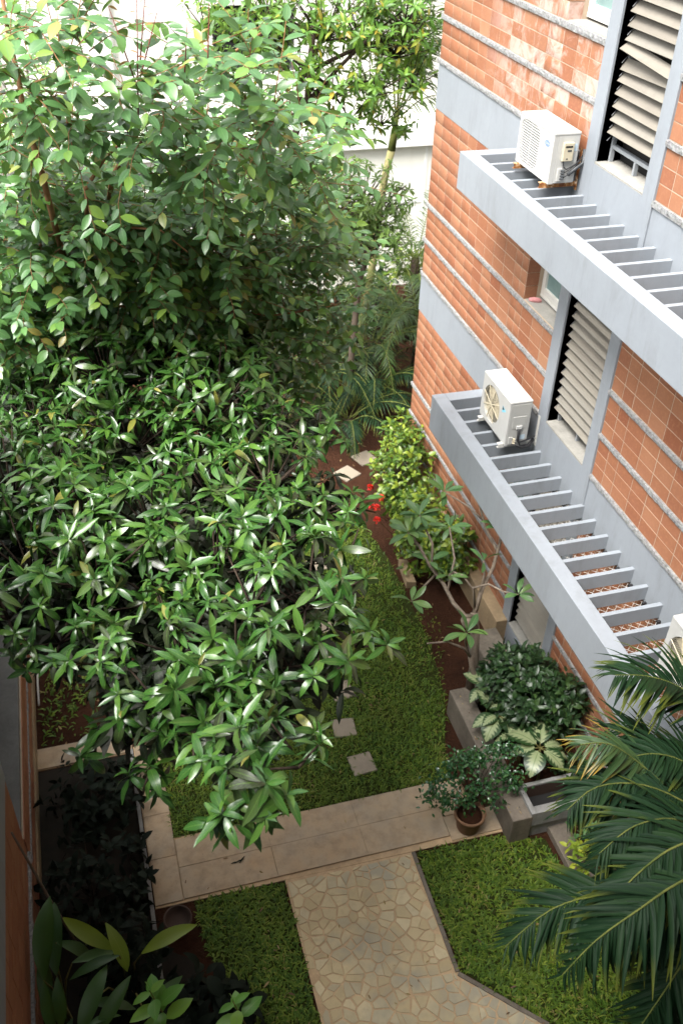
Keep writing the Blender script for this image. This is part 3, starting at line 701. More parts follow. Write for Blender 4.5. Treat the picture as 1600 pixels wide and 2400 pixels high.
def aircon(label, x0, x1, y0, y1, z0, z1, style):
    t = thing('air_conditioner', label, 'air conditioner', ((x0+x1)/2, (y0+y1)/2, z0-.08), 'outdoor air conditioners on the ledges')
    c = MB(); e = .012
    c.box(x0+.05, x1, y0, y1, z0+.001, z1-.03)
    cy, cz = y1-(.30 if style != 'grille' else .27), (z0+z1)/2-.01
    rr = min(.245, (z1-z0)*.43)
    if style == 'grille':
        rf = lambda a: 1/((abs(math.cos(a))/.235)**5+(abs(math.sin(a))/.225)**5)**.2
    else: rf = lambda a: rr
    case = obj('casing', c, M['white_metal'], t, False, .008)
    fp = MB(); ring_panel(fp, x0, y0+.001, y1-.001, z0, z1-.03, cy, cz, rf)
    fp.box(x0+.0002, x0+.05, y0, y0+.0025, z0, z1-.03); fp.box(x0+.0002, x0+.05, y1-.0025, y1, z0, z1-.03); fp.box(x0+.0003, x0+.05, y0+.003, y1-.003, z0, z0+.003)
    obj('front_panel', fp, M['white_metal'], t)
    obj('lid', MB().box(x0-.004, x1+.004, y0-.004, y1+.004, z1-.035, z1), M['white_metal'], t, False, .012)
    # cavity, fan and guard
    rc = MB(); n = 32
    V = [(x0+.047, cy, cz)]+[(x0+.047, cy+math.cos(2*math.pi*i/n)*.262, cz+math.sin(2*math.pi*i/n)*.262) for i in range(n)]
    rc.add(V, [(0, i+1, (i+1) % n+1) for i in range(n)])
    obj('fan_well', rc, M['fan_grey'] if style != 'grille' else M['dark_metal'], t)
    fn = MB()
    for k in range(3):
        a0 = k*2.094+.4; V = []; F = []
        for i in range(6):
            a = a0+i*.26
            for r_ in (.05, .14, rr*.9): V.append((x0+.040-.020*i/5, cy+math.cos(a)*r_, cz+math.sin(a)*r_))
        for i in range(5):
            for j in range(2): F.append((i*3+j, i*3+j+1, (i+1)*3+j+1, (i+1)*3+j))
        fn.add(V, F)
    obj('fan', fn, M['beige_plastic'] if style != 'grille' else M['dark_metal'], t)
    if style == 'grille':
        gr = MB(); zz = cz-.22
        while zz < cz+.222:
            s_ = abs(zz-cz)/.225; hw = .235*(max(0, 1-s_**5))**.2
            if hw > .03: gr.box(x0+.004, x0+.014, cy-hw*.985, cy+hw*.985, zz-.0062, zz+.0062)
            zz += .0265
        yy = cy-.22
        while yy < cy+.23:
            s_ = abs(yy-cy)/.235; hw = .225*(max(0, 1-s_**5))**.2; gr.box(x0+.010, x0+.016, yy-.002, yy+.002, cz-hw*.98, cz+hw*.98); yy += .22
        obj('grille', gr, M['white_metal'], t)['kind'] = 'stuff'
        n = 28; rx = x0-.001
        ov = MB(); oc = (y0+.135, z0+.38)
        ov.add([(rx, oc[0]+math.cos(2*math.pi*i/n)*.06, oc[1]+math.sin(2*math.pi*i/n)*.034) for i in range(n)][::-1], [tuple(range(n))])
        lg = obj('logo', ov, M['oval_blue'], t)
        tc = bpy.data.curves.new('lettering', 'FONT'); tc.body = 'Carrier'; tc.size = .034; tc.align_x = 'CENTER'; tc.align_y = 'CENTER'; tc.shear = .25; tc.extrude = .0004
        tc.materials.append(M['white_metal'])
        tmp = bpy.data.objects.new('lettering_curve', tc); COL.objects.link(tmp)
        tme = bpy.data.meshes.new_from_object(tmp.evaluated_get(bpy.context.evaluated_depsgraph_get())); bpy.data.objects.remove(tmp)
        if not tme.materials: tme.materials.append(M['white_metal'])
        tx = bpy.data.objects.new('lettering', tme); COL.objects.link(tx); tx.parent = lg
        tx.matrix_local = Matrix.Translation(Vector((rx-.0006, oc[0], oc[1]))-wloc(lg)) @ Matrix(((0,0,-1,0),(-1,0,0,0),(0,1,0,0),(0,0,0,1)))
        obj('switch_box', MB().box(x0+.105, x0+.225, y0-.035, y0-.001, z0+.235, z0+.425), M['beige_plastic'], t, False, .008)
        obj('switch_slot', MB().box(x0+.125, x0+.205, y0-.037, y0-.034, z0+.375, z0+.393), M['dark'], t)
        obj('switch_knob', MB().box(x0+.150, x0+.165, y0-.0375, y0-.034, z0+.255, z0+.27).box(x0+.152, x0+.197, y0-.0372, y0-.034, z0+.335, z0+.352), M['dark_metal'], t)
        obj('sticker', MB().box(x0+.235, x0+.275, y0-.002, y0+.001, z0+.33, z0+.40), M['sticker'], t)
        obj('lid_seam', MB().box(x0+.035, x0+.041, y0+.30, y1-.05, z1-.002, z1+.0012).box(x0+.12, x0+.22, y0+.02, y0+.026, z1-.002, z1+.0012), M['dark_metal'], t)
        pp = MB()
        pp.tube([(x0+.13,y0-.02,z0+.236),(x0+.135,y0-.03,z0+.18),(x0+.17,y0-.035,z0+.155),(x0+.22,y0-.03,z0+.175),(x0+.30,y0-.02,z0+.22),(x0+.36,y0+.02,z0+.27)], .0065, 6)
        pp.tube([(x0+.135,y0-.02,z0+.10),(x0+.20,y0-.035,z0+.15),(x0+.31,y0-.02,z0+.22),(x0+.37,y0+.02,z0+.24)], .006, 6)
        pp.tube([(x0+.135,y0-.02,z0+.05),(x0+.20,y0-.035,z0+.10)], .005, 6)
        obj('cable', pp, M['black'], t, True)
        obj('pipe', MB().tube([(x0+.20,y0-.035,z0+.10),(x0+.30,y0-.02,z0+.165),(x0+.375,y0+.0,z0+.20),(x0+.385,y0+.03,z0+.33)], .02, 8), M['dark_metal'], t, True)
        vb = MB().box(x0+.085, x0+.135, y0-.02, y0-.0005, z0+.03, z0+.16)
        obj('valve_plate', vb, M['white_metal'], t, False, .004)
        vv = MB()
        for zz in (.055, .085, .115, .14): vv.tube([(x0+.12,y0-.012,z0+zz),(x0+.15,y0-.04,z0+zz+.004)], .011, 7)
        obj('valve', vv, M['dark_metal'], t)
    else:
        gr = MB()
        for k in range(8):
            a = k*math.pi/4+.35; gr.tube([(x0-.006, cy, cz), (x0-.002, cy+math.cos(a)*rr*1.0, cz+math.sin(a)*rr*1.0)], .0055, 5)
        V = [(x0-.010, cy, cz)]+[(x0-.009, cy+math.cos(2*math.pi*i/20)*.042, cz+math.sin(2*math.pi*i/20)*.042) for i in range(20)]
        gr.add(V, [(0, (i+1) % 20+1, i+1) for i in range(20)])
        obj('fan_guard', gr, M['beige_plastic'], t)
        rg = MB()
        for r_ in np.arange(.06, rr, .0155):
            rg.tube([(x0+.001, cy+math.cos(2*math.pi*i/28)*r_, cz+math.sin(2*math.pi*i/28)*r_) for i in range(29)], .0014, 4)
        obj('guard_rings', rg, M['beige_plastic'], t)['kind'] = 'stuff'
        rx = x0-.001; ty, tz = y0+.145, z0+.42
        lg = MB(); lg.add([(rx, ty+.055, tz+.05), (rx, ty+.055, tz-.05), (rx, ty-.055, tz+.012)], [(0, 2, 1)])
        lo = obj('logo', lg, M['blue_light'], t)
        l2 = MB(); l2.add([(rx-.0008, ty+.052, tz+.048), (rx-.0008, ty+.050, tz-.008), (rx-.0008, ty+.000, tz+.012)], [(0, 2, 1)])
        obj('logo_triangle', l2, M['blue_dark'], lo)
        obj('side_cover', MB().box(x0+.06, x1-.05, y0-.010, y0-.0005, z0+.24, z0+.41), M['ac_panel'], t, False, .006)
        obj('side_panel', MB().box(x0+.02, x1-.01, y0-.004, y0-.0006, z0+.02, z1-.045), M['ac_panel'], t, False, .004)
        obj('cable_hood', MB().box(x0+.11, x0+.19, y0-.028, y0-.0102, z0+.235, z0+.285), M['white_metal'], t, False, .006)
        pp = MB(); pp.tube([(x0+.14,y0-.03,z0+.235),(x0+.142,y0-.032,z0+.08),(x0+.16,y0-.035,z0+.05),(x0+.25,y0-.02,z0+.055),(x0+.34,y0+.01,z0+.06),(x0+.42,y0+.05,z0+.05)], .011, 6)
        pp.tube([(x0+.16,y0-.03,z0+.235),(x0+.163,y0-.03,z0+.06),(x0+.19,y0-.04,z0+.0),(x0+.30,y0-.02,z0-.01),(x0+.40,y0+.04,z0+.03)], .010, 6)
        pp.tube([(x0+.12,y0-.03,z0+.03),(x0+.2,y0-.05,z0-.02),(x0+.32,y0-.03,z0-.03),(x0+.42,y0+.05,z0+.0)], .013, 6)
        obj('cable', pp, M['black'], t, True)
        obj('sticker', MB().box(x0+.185, x0+.25, y0-.006, y0-.0042, z0+.07, z0+.14), M['sticker'], t)
        obj('valve_plate', MB().box(x0+.03, x0+.085, y0-.022, y0-.0045, z0+.025, z0+.125), M['ac_panel'], t, False, .004)
        vv = MB()
        for zz in (.04, .07, .1): vv.tube([(x0+.085,y0-.012,z0+zz),(x0+.115,y0-.035,z0+zz)], .010, 7)
        obj('valve', vv, M['beige_plastic'], t)
    for yy, nm in ((y0+.07, 0), (y1-.10, 1)):
        a = MB().box(x0-.065, XW-.03, yy-.02, yy+.02, z0-.055, z0-.051).box(x0-.065, XW-.03, yy-.02, yy-.016, z0-.0505, z0-.005).box(x0-.06, x0+.02, yy-.02, yy+.03, z0-.0045, z0-.0005)
        a.box(XW-.029, XW-.024, yy-.025, yy+.02, z0-.10, z0+.33).box(XW-.0235, XW-.0225, yy-.02, yy+.02, z0-.09, z0+.3)
        obj('bracket', a, M['rust'] if style == 'grille' else M['white_wood'], t)
    return t
aircon('white air conditioner with round cornered bar grille and beige switch box, upper ledge', 4.855, 5.15, 8.965, 9.785, 6.70, 7.22, 'grille')
aircon('white air conditioner with big round fan and blue triangle mark, lower ledge', 4.77, 5.06, 8.835, 9.645, 3.51, 4.13, 'fan')
aircon('air conditioner half out of view behind the palm fronds, lower ledge', 4.70, 4.99, 4.28, 5.09, 3.51, 4.13, 'fan')

# ------------------------------------------------------------------ planter, trough, pots
pl = thing('planter', 'weathered concrete planter wall with stained flat top along the lawn', 'planter', (4.1, 6.7, 0))
obj('front_wall', MB().box(3.94, 4.20, 5.66, 7.74, -.03, .45), M['concrete'], pl, False, .012)
obj('end_wall', MB().box(4.201, 4.62, 7.50, 7.739, -.03, .447), M['concrete'], pl, False, .012)
obj('back_wall', MB().box(4.62, 5.02, 7.505, 8.7, -.03, .44), M['concrete'], pl, False, .012)
obj('near_wall', MB().box(4.201, 5.2, 5.70, 5.85, -.03, .36), M['conc_grey'], pl, False, .01)
obj('soil_fill', MB().box(4.201, 5.24, 5.851, 7.499, -.02, .24), M['soil'], pl)
tr = thing('trough', 'empty grey concrete trough with thin rim at the planter end', 'trough', (4.7, 5.9, .30))
obj('rim', MB().box(4.175, 4.235, 5.665, 6.09, .25, .50).box(4.2351, 5.22, 5.665, 5.715, .25, .499).box(4.2351, 5.22, 6.04, 6.09, .25, .498).box(5.2201, 5.248, 5.665, 6.09, .25, .497), M['conc_grey'], tr, False, .006)
obj('basin_floor', MB().box(4.236, 5.219, 5.716, 6.039, .252, .262), M['dark'], tr)  # near-black floor colour stands in for shade deep in the trough
obj('basin_shade_skin', MB().box(4.2352, 4.237, 5.716, 6.039, .262, .47).box(4.2371, 5.219, 5.7152, 5.717, .262, .47).box(4.2371, 5.219, 6.038, 6.0398, .262, .47), M['dark_pot'], tr)  # dark skin paints that shade on the inner sides

def lathe(prof, c, n=24):
    V = []; F = []
    for r_, z in prof: V += [(c[0]+r_*math.cos(2*math.pi*i/n), c[1]+r_*math.sin(2*math.pi*i/n), c[2]+z) for i in range(n)]
    for k in range(len(prof)-1): F += [(k*n+i, k*n+(i+1) % n, (k+1)*n+(i+1) % n, (k+1)*n+i) for i in range(n)]
    F.append(tuple(range(n-1, -1, -1))); F.append(tuple(range((len(prof)-1)*n, len(prof)*n)))
    mb = MB(); mb.add(V, F); return mb
PX, PY = 3.545, 5.985
pt = thing('potted_fig', 'small glossy leaved shrub in a terracotta pot on the walkway', 'potted plant', (PX, PY, .03))
obj('pot', lathe([(.125,0),(.135,.02),(.168,.22),(.172,.235),(.188,.24),(.192,.30),(.172,.302),(.165,.25),(.02,.245)], (PX, PY, .033)), M['pot'], pt, True)
obj('pot_soil', lathe([(.166,.246),(.10,.262),(.01,.268)], (PX, PY, .033)), M['soil'], pt, True)
dp = thing('flower_pot', 'empty dark clay pot at the walkway corner in the shade', 'pot', (.02, 5.62, 0))
obj('pot', lathe([(.11,0),(.14,.16),(.155,.17),(.155,.21),(.135,.21),(.125,.15),(.01,.14)], (.02, 5.62, 0)), M['dark_pot'], dp, True)

# ------------------------------------------------------------------ wing on the left with tiled face, and the compound wall beyond it
lw = thing('tiled_wing', 'narrow brown tiled building wing along the left edge of the garden', 'building', (-2.2, 3, 0))
XL = -1.43
obj('wall', MB().box(-4, XL-.014, -4, 6.44, -.05, 2.07).box(-4, XL+.004, -4, 6.447, 2.0705, 7.5), M['paint'], lw)
obj('rear_light_block', MB().box(-4, XW+.01, -4, -.9, -.05, 13.2), M['paint'], lw)  # unseen wall added behind the camera to shade the foreground
obj('overhead_light_block', MB().box(-4, XW-.03, -4, 1.35, 13.201, 13.45), M['paint'], lw)  # unseen overhang added to keep sun off the near ground
obj('mortar_face', MB().box(XL-.0138, XL-.012, -4, 6.43, -.03, 2.069), M['mortar'], lw)
q = np.random.default_rng(8); SV, SF, SR = [], [], []; tl = []
for i in range(8):
    z0 = .80+i*.1575; y = 6.435-(i % 2)*0.0
    while y > 1.5:
        yy = max(1.4, y-.31); tl.append((yy+.004, y-.004, z0+.004, z0+.1535)); y = yy
for i in range(4):
    z0 = .05+i*.165; y = 6.435
    while y > 1.5:
        yy = max(1.4, y-.31); tl.append((yy+.004, y-.004, z0+.004, z0+.161)); y = yy
for y0, y1, z0, z1 in tl:
    V, F = tile_box(y1-y0, z1-z0, 0); V = V*np.array([-1, -1, 1])
    me = None; wd, hh = round(y1-y0, 3), round(z1-z0, 3)
    key = ('L', wd, hh)
    if key not in cache:
        me = bpy.data.meshes.new('tile'); me.from_pydata([tuple(v) for v in V], [], F); me.materials.append(M['tile']); cache[key] = me
    o = bpy.data.objects.new('tile', cache[key]); COL.objects.link(o); o.parent = lw
    o.location = Vector((XL+q.uniform(-.002, .004), (y0+y1)/2, (z0+z1)/2))-lw.location
def strip_l(y0, y1, z, par, x): 
    n = int((y1-y0)/.06); q2 = np.random.default_rng(int(z*77)); V = []; F = []
    for i in range(n+1):
        y = y0+(y1-y0)*i/n
        for a, b in ((x-.05, z), (x+.028, z), (x+.03, z-.035), (x+.028, z-.065), (x-.05, z-.065)):
            j = q2.normal(0, .004, 2); V.append((a+j[0], y, b+j[1]))
    for i in range(n):
        for k in range(4): F.append((i*5+k, i*5+k+1, (i+1)*5+k+1, (i+1)*5+k))
    mb = MB(); mb.add(V, F); obj('stone_band', mb, M['granite'], par)
strip_l(1.4, 6.45, .785, lw, XL)

nb = thing('added_edge_wall', 'added dark wall behind the grey coping at the left edge', 'wall', (-2.4, 12, 0))
obj('wall', MB().box(-3.2, -1.78, 6.6, 20.5, -.05, 3.0), M['edge_shade_tone'], nb)  # wall added so the strip beyond the coping stays dark
cw = thing('compound_wall', 'low tiled compound wall with grey coping behind the mango tree', 'wall', (-1.6, 10, 0))
obj('wall', MB().box(-1.68, XL-.004, 6.46, 20, -.05, 1.0), M['mortar'], cw)
obj('coping', MB().box(-1.72, XL-.02, 6.46, 20, 1.0005, 1.08), M['dark_coping'], cw, False, .008)
obj('plinth', MB().box(XL-.003, XL+.03, 6.46, 20, -.05, .20), M['tan'], cw, False, .006)
strip_l(6.46, 20, .62, cw, XL-.01)
for i in range(5):
    z0 = .21+i*.158; y = 6.77
    if i == 2: pass
    while y < 13.5:
        key = ('L', .302, .15)
        if key not in cache:
            V, F = tile_box(.302, .15, 0); V = V*np.array([-1, -1, 1])
            me = bpy.data.meshes.new('tile'); me.from_pydata([tuple(v) for v in V], [], F); me.materials.append(M['tile']); cache[key] = me
        o = bpy.data.objects.new('tile', cache[key]); COL.objects.link(o); o.parent = cw
        o.location = Vector((XL+.006+q.uniform(-.002, .003), y-.155, z0+.079))-cw.location; y += .31
t = obj('water_pipe', MB().tube([(-1.355,9.2,.03),(-1.36,9.6,.035),(-1.352,10.0,.03)], .014, 7), M['white_pipe'], None, True)
t['label'] = 'thin white pipe lying on the soil along the compound wall'; t['category'] = 'pipe'
t = obj('bamboo_stick', MB().tube([(-1.385,5.86,1.98),(-1.30,5.80,1.52),(-1.21,5.72,1.04),(-1.12,5.66,.6),(-1.0,5.57,0)], [.010,.013,.014,.015,.017], 7), M['bamboo'], None, True)
t['label'] = 'grey bamboo stick leaning against the brown tiled wing'; t['category'] = 'stick'

# ------------------------------------------------------------------ pale building closing the view
fb = thing('cream_building', 'tall pale cream building behind the trees with a white ledge band', 'building', (4, 22, 0))
obj('wall', MB().box(-14, 3.36, 21.3, 26, 3.86, 9).box(5.12, 24, 21.3, 26, 3.86, 9).box(3.3605, 5.1195, 21.3, 26, 3.86, 5.0).box(3.3605, 5.1195, 21.3, 26, 6.3, 9), M['cream'], fb)
obj('lower_wall', MB().box(-14, 24, 21.0, 26.1, -.1, 3.40), M['cream'], fb)
obj('ledge_band', MB().box(-14, 24, 20.86, 21.32, 3.41, 3.85), M['cream_white'], fb, False, .01)
wn = obj('window', MB().box(3.362, 3.44, 21.42, 21.5, 5.0, 6.3).box(5.04, 5.118, 21.42, 21.5, 5.0, 6.3).box(4.2, 4.27, 21.42, 21.5, 5.0, 6.3), M['dark_metal'], fb)
obj('pane', MB().box(3.44, 5.04, 21.55, 21.58, 5.0, 6.3), M['dark'], wn)
jt = MB()
for x in (-1.0, 1.3, 6.9): obj('downpipe', MB().tube([(x, 21.24, 3.86), (x, 21.24, 8.9)], .05, 8), M['cream_white'], fb, True)
for x in (5.9, 8.15, 3.0, .5): obj('panel_joint', MB().box(x-.03, x+.03, 20.985, 21.0-.0005, 0, 3.4), M['cream_white'], fb)
obj('panel_joint', MB().box(-14, 24, 20.986, 20.9994, 2.07, 2.12), M['cream_white'], fb)

# ================================================================== PLANTS
def leaf_geo(n, prof, droop, fold, wave=0.0, seed=0, hook=0.0):
    """unit leaf along +Y, upper side +Z; prof(t) = half width"""
    q = np.random.default_rng(seed); V = []; U = []; y = z = 0.0; step = 1.0/n; ph = q.uniform(0, 6)
    for i in range(n+1):
        t = i/n; a = droop*t + hook
        if i: y += math.cos(a)*step; z -= math.sin(a)*step
        wd = prof(t); wv = wave*math.sin(t*14+ph); wv2 = wave*math.sin(t*13+ph+1.7)
        V += [(-wd, y, z+fold*wd+wv*min(1, wd*12)), (0, y, z), (wd, y, z+fold*wd+wv2*min(1, wd*12))]
        U += [(-1, t, 0), (0, t, 0), (1, t, 0)]
    F = []
    for i in range(n):
        for k in range(2): F.append((i*3+k, i*3+k+1, (i+1)*3+k+1, (i+1)*3+k))
    return np.array(V), np.array(F), np.array(U)
lance = lambda w, p=.42, s=.012: (lambda t: max(.003, w*(math.sin(math.pi*min(1, t**(math.log(.5)/math.log(p))))**.8)) if 0 < t < 1 else (s if t == 0 else .002))
LEAF = {
 'mango': [leaf_geo(6, lance(.122, .46), d, f, .022, i) for i, (d, f) in enumerate([(.5, .3), (.9, .25), (.2, .4), (1.5, .22), (.7, .1), (1.9, .3)])],
 'jamun': [leaf_geo(5, lance(.245, .44), d, f, .0, i) for i, (d, f) in enumerate([(.3, .22), (.6, .15), (.15, .3)])],
 'bush':  [leaf_geo(4, lance(.24, .42), d, f, .0, i) for i, (d, f) in enumerate([(.5, .3), (.9, .2)])],
 'slim':  [leaf_geo(4, lance(.14, .45), d, f, .0, i) for i, (d, f) in enumerate([(.5, .3), (.9, .3)])],
 'dief':  [leaf_geo(9, lance(.225, .45), d, f, .008, i) for i, (d, f) in enumerate([(.9, .25), (1.2, .2)])],
 'ginger': [leaf_geo(9, lance(.125, .5), d, f, .006, i) for i, (d, f) in enumerate([(.9, .3), (.5, .35), (1.3, .25)])],
 'frangi': [leaf_geo(6, lance(.15, .58), d, f, .0, i) for i, (d, f) in enumerate([(.5, .3), (.8, .25)])],
 'palm':  [leaf_geo(5, lance(.037, .3, .014), d, .5, .0, i) for i, d in enumerate([.5, .8, 1.15, 1.5])],
 'palmfar': [leaf_geo(3, lance(.032, .35, .012), d, .5, .0, i) for i, d in enumerate([.5, 1.0])],
}
LMESH = {}
def leaf_mesh(kind, var, mat):
    k = (kind, var, mat.name)
    if k not in LMESH:
        V, F, U = LEAF[kind][var]; me = npmesh('leaf', V, F, True, U); me.materials.append(mat); LMESH[k] = me
    return LMESH[k]
def unit(a): return a/np.maximum(1e-9, np.linalg.norm(a, axis=-1, keepdims=True))
def pixels(P):
    c = (P-CAM) @ CM.T; return 800+2219.9*c[:,0]/c[:,2], 1200+2219.9*c[:,1]/c[:,2], c[:,2]

class Foliage:
    def __init__(s): s.P = []; s.D = []; s.Nn = []; s.L = []; s.W = []; s.V = []; s.par = []
    def add(s, p, d, n, L, W=None, var=0, par=0):
        s.P.append(p); s.D.append(d); s.Nn.append(n); s.L.append(L); s.W.append(L if W is None else W); s.V.append(var); s.par.append(par)
    def finish(s, kind, mats, parents, nmax=300, piece='leaf', mass='foliage', seed=0):
        """mats: one material or a list picked by the plant's parent index"""
        q = np.random.default_rng(seed); P = np.array(s.P, float); n = len(P)
        D = unit(np.array(s.D, float)); Nn = np.array(s.Nn, float); X = unit(np.cross(D, Nn)); Z = unit(np.cross(X, D))
        L = np.array(s.L); W = np.array(s.W); Vr = np.array(s.V) % len(LEAF[kind]); par = np.array(s.par)
        C = P+D*(L*.5)[:, None]; sx, sy, dz = pixels(C)
        view = C-CAM; view = view/np.linalg.norm(view, axis=1)[:, None]
        size = (L/np.maximum(dz, .1))**2*(.25+np.abs((Z*view).sum(1)))
        okv = (sx > -20) & (sx < 1620) & (sy > -20) & (sy < 2420) & (dz > .2)
        cell = (np.floor(sx/26).astype(int)*1000+np.floor(sy/26).astype(int))
        order = np.argsort(dz); first = np.zeros(n, bool); seen = {}
        for i in order:
            if okv[i]:
                c = cell[i]
                if seen.get(c, 0) < 2: first[i] = True; seen[c] = seen.get(c, 0)+1
        score = np.where(okv, size, 0)*np.where(first, 1.0, .25)
        top = np.argsort(-score)[:nmax]; keep = np.zeros(n, bool); keep[top] = score[top] > 0
        Mx = np.stack([X*W[:, None], D*L[:, None], Z*L[:, None]], 2)
        loc = {}
        for i in np.nonzero(keep)[0]:
            mt = mats[par[i]] if isinstance(mats, list) else mats
            pr = parents[par[i]]
            o = bpy.data.objects.new(piece, leaf_mesh(kind, int(Vr[i]), mt)); COL.objects.link(o); o.parent = pr
            if pr.name not in loc: loc[pr.name] = np.array(wloc(pr))
            a = Mx[i]; t = P[i]-loc[pr.name]
            o.matrix_local = Matrix(((a[0,0],a[0,1],a[0,2],t[0]),(a[1,0],a[1,1],a[1,2],t[1]),(a[2,0],a[2,1],a[2,2],t[2]),(0,0,0,1)))
        rest = ~keep
        for pi in np.unique(par[rest]) if rest.any() else []:
            VV, FF, UU = [], [], []; b = 0
            for v in range(len(LEAF[kind])):
                ii = np.nonzero(rest & (par == pi) & (Vr == v))[0]
                if not len(ii): continue
                V, F, U = LEAF[kind][v]
                A = np.einsum('nij,kj->nki', Mx[ii], V)+P[ii][:, None, :]
                u = np.repeat(U[None], len(ii), 0).copy(); u[:, :, 2] = q.uniform(0, 1, len(ii))[:, None]
                VV.append(A.reshape(-1, 3)); UU.append(u.reshape(-1, 3)); FF.append((F[None]+b+len(V)*np.arange(len(ii))[:, None, None]).reshape(-1, 4)); b += len(V)*len(ii)
            mt = mats[pi] if isinstance(mats, list) else mats
            o = link(mass, npmesh(mass, np.concatenate(VV), np.concatenate(FF), True, np.concatenate(UU)), parents[pi], mt); o['kind'] = 'stuff'

def bez(a, b, c, n=7):
    a, b, c = map(np.array, (a, b, c)); return [tuple((1-t)**2*a+2*t*(1-t)*b+t*t*c) for t in np.linspace(0, 1, n)]
def perp(d, q):
    v = q.normal(size=3); v -= d*v.dot(d); return v/np.linalg.norm(v)
UP = np.array([0, 0, 1.0])

def rosette(fo, c, axis, n, L, q, var=4, open_=1.0, par=0):
    axis = axis/np.linalg.norm(axis); u = perp(axis, q); v = np.cross(axis, u); a0 = q.uniform(0, 6.28)
    for i in range(n):
        t = (i+.5)/n; el = (.35+1.45*t**.8)*open_+q.normal(0, .2); az = a0+i*2.39996+q.normal(0, .2)
        d = axis*math.cos(el)+(u*math.cos(az)+v*math.sin(az))*math.sin(el)
        nn = axis*math.sin(el)-(u*math.cos(az)+v*math.sin(az))*math.cos(el)
        nn = nn + q.normal(0, .28, 3)+UP*.25
        l = L*(.5+.5*min(1, t*1.7))*q.uniform(.72, 1.18)
        vi = q.integers(0, var)
        fo.add(c+axis*(.035*(1-t)-.01), d, nn, l, l*q.uniform(.88, 1.2), vi, par)

def rosette_tree(fo, clumps, q, dens, L, nl, twigs, low=.35, par=0, var=4, rad=.18):
    for (x, y, z, r) in clumps:
        c = np.array([x, y, z]); n = max(2, int(dens*(r/.5)**2))
        pts = []
        for i in range(n*6):
            if len(pts) >= n: break
            d = unit(q.normal(size=3)*np.array([1, 1, .8])+np.array([0, -.15, .35]))
            if d[2] < -.25: continue
            p = c+d*r*q.uniform(.72, 1.05)*np.array([1, 1, .75])
            if all(np.linalg.norm(p-o) > rad for o, _ in pts): pts.append((p, d))
        for p, d in pts:
            ax = d*.6+UP*.6+q.normal(0, .24, 3)
            rosette(fo, p, ax, q.integers(nl[0], nl[1]), L*q.uniform(.8, 1.12), q, var, 1.0, par)
            if q.uniform() < .55: rosette(fo, p-unit(ax)*.08, ax, 4, L*.95, q, var, 1.35, par)
            twigs.append((c-np.array([0, 0, r*.35]), p))
        for i in range(int(n*low*2)):
            p = c+unit(q.normal(size=3))*r*q.uniform(.1, .75)*np.array([1, 1, .8])-np.array([0, 0, r*.3])
            rosette(fo, p, q.normal(0, .5, 3)+UP*.3, 7, L, q, var, 1.3, par)

def twig_mesh(name, tw, mat, par, r0=.008, r1=.004, n=5, sag=.0):
    mb = MB()
    for a, b in tw:
        a = np.array(a); b = np.array(b); mid = (a+b)/2+np.array([0, 0, -sag])
        mb.tube([a, mid, b], [r0, (r0+r1)/2, r1], n)
    o = obj(name, mb, mat, par, True); o['kind'] = 'stuff'; return o

# ------------------------------------------------------------------ the big mango tree in front
MANGO = [(-0.55,7.57,5.5,.55),(.11,7.87,5.75,.6),(.76,7.81,5.72,.65),(1.30,7.92,5.6,.55),(1.0,7.25,5.62,.6),(.22,7.03,5.5,.6),(-.42,6.7,5.55,.55),(1.40,6.73,5.55,.42),(1.80,6.64,5.55,.26),(1.22,6.04,5.6,.46),(.76,6.36,5.45,.55),(-.74,6.24,5.72,.55),(-.26,5.89,5.6,.55),(.27,5.94,5.45,.5),(1.53,5.67,5.52,.38),(1.70,5.30,5.38,.18),(1.10,5.3,5.62,.46),(.65,5.27,5.5,.5),(-.64,5.44,5.64,.55),(-.19,5.23,5.6,.5),(.23,5.07,5.5,.5),(.82,4.73,5.6,.45),(1.20,4.73,5.5,.44),(-.79,4.99,5.6,.35),(-.47,4.68,5.6,.38),(-.2,4.24,5.74,.28),(.28,4.41,5.6,.46),(.60,4.15,5.68,.44),(.95,4.19,5.5,.36),(1.48,4.41,5.3,.24),(1.12,4.07,5.4,.27),(.11,3.83,5.74,.34),(.40,3.63,5.72,.36),(.72,3.60,5.72,.32),(.76,3.30,5.76,.22),(.43,2.94,6.0,.14),(.47,3.28,5.82,.27),(-.04,4.03,5.25,.26),(-.07,4.2,4.6,.16),(-.36,4.35,4.79,.16),(.31,2.96,5.8,.16),(.55,2.91,5.78,.16),(.41,2.83,5.9,.12),(-.09,3.79,4.97,.16),(.76,3.14,5.8,.18),(.21,3.35,5.64,.2)]
FILL = [(.2,5.2,4.75,.6),(.8,5.4,4.7,.55),(-.4,5.6,4.8,.6),(.3,6.2,4.8,.7),(.9,6.5,4.8,.6),(-.2,6.8,4.8,.7),(.5,7.2,4.9,.7),(.1,4.5,5.0,.45),(.6,4.4,4.95,.4),(1.1,7.2,4.9,.5),(-.8,6.6,4.8,.6),(-.7,7.4,4.8,.6)]
q = np.random.default_rng(101)
mt = thing('mango_tree', 'big mango tree with star shaped sprays of glossy dark leaves, spreading over the lawn', 'tree', (.6, 8.6, 0))
fo = Foliage(); tw = []
MANGO2 = []
for (x, y, z, r) in MANGO:                     # crown tops at uneven heights
    f = 1+q.uniform(-.035, .05)*(1 if r > .3 else .4); MANGO2.append((x*f, y*f, 10+(z-10)*f, r))
rosette_tree(fo, [c for c in MANGO2 if c[1] < 5.6], q, 14, .198, (9, 13), tw, 0.0, 0, 6, .14)
rosette_tree(fo, [c for c in MANGO2 if c[1] >= 5.6], q, 21, .195, (8, 12), tw, 0.0, 0, 6, .115)
fo.finish('mango', M['l_mango'], [mt], 300)
fo = Foliage()
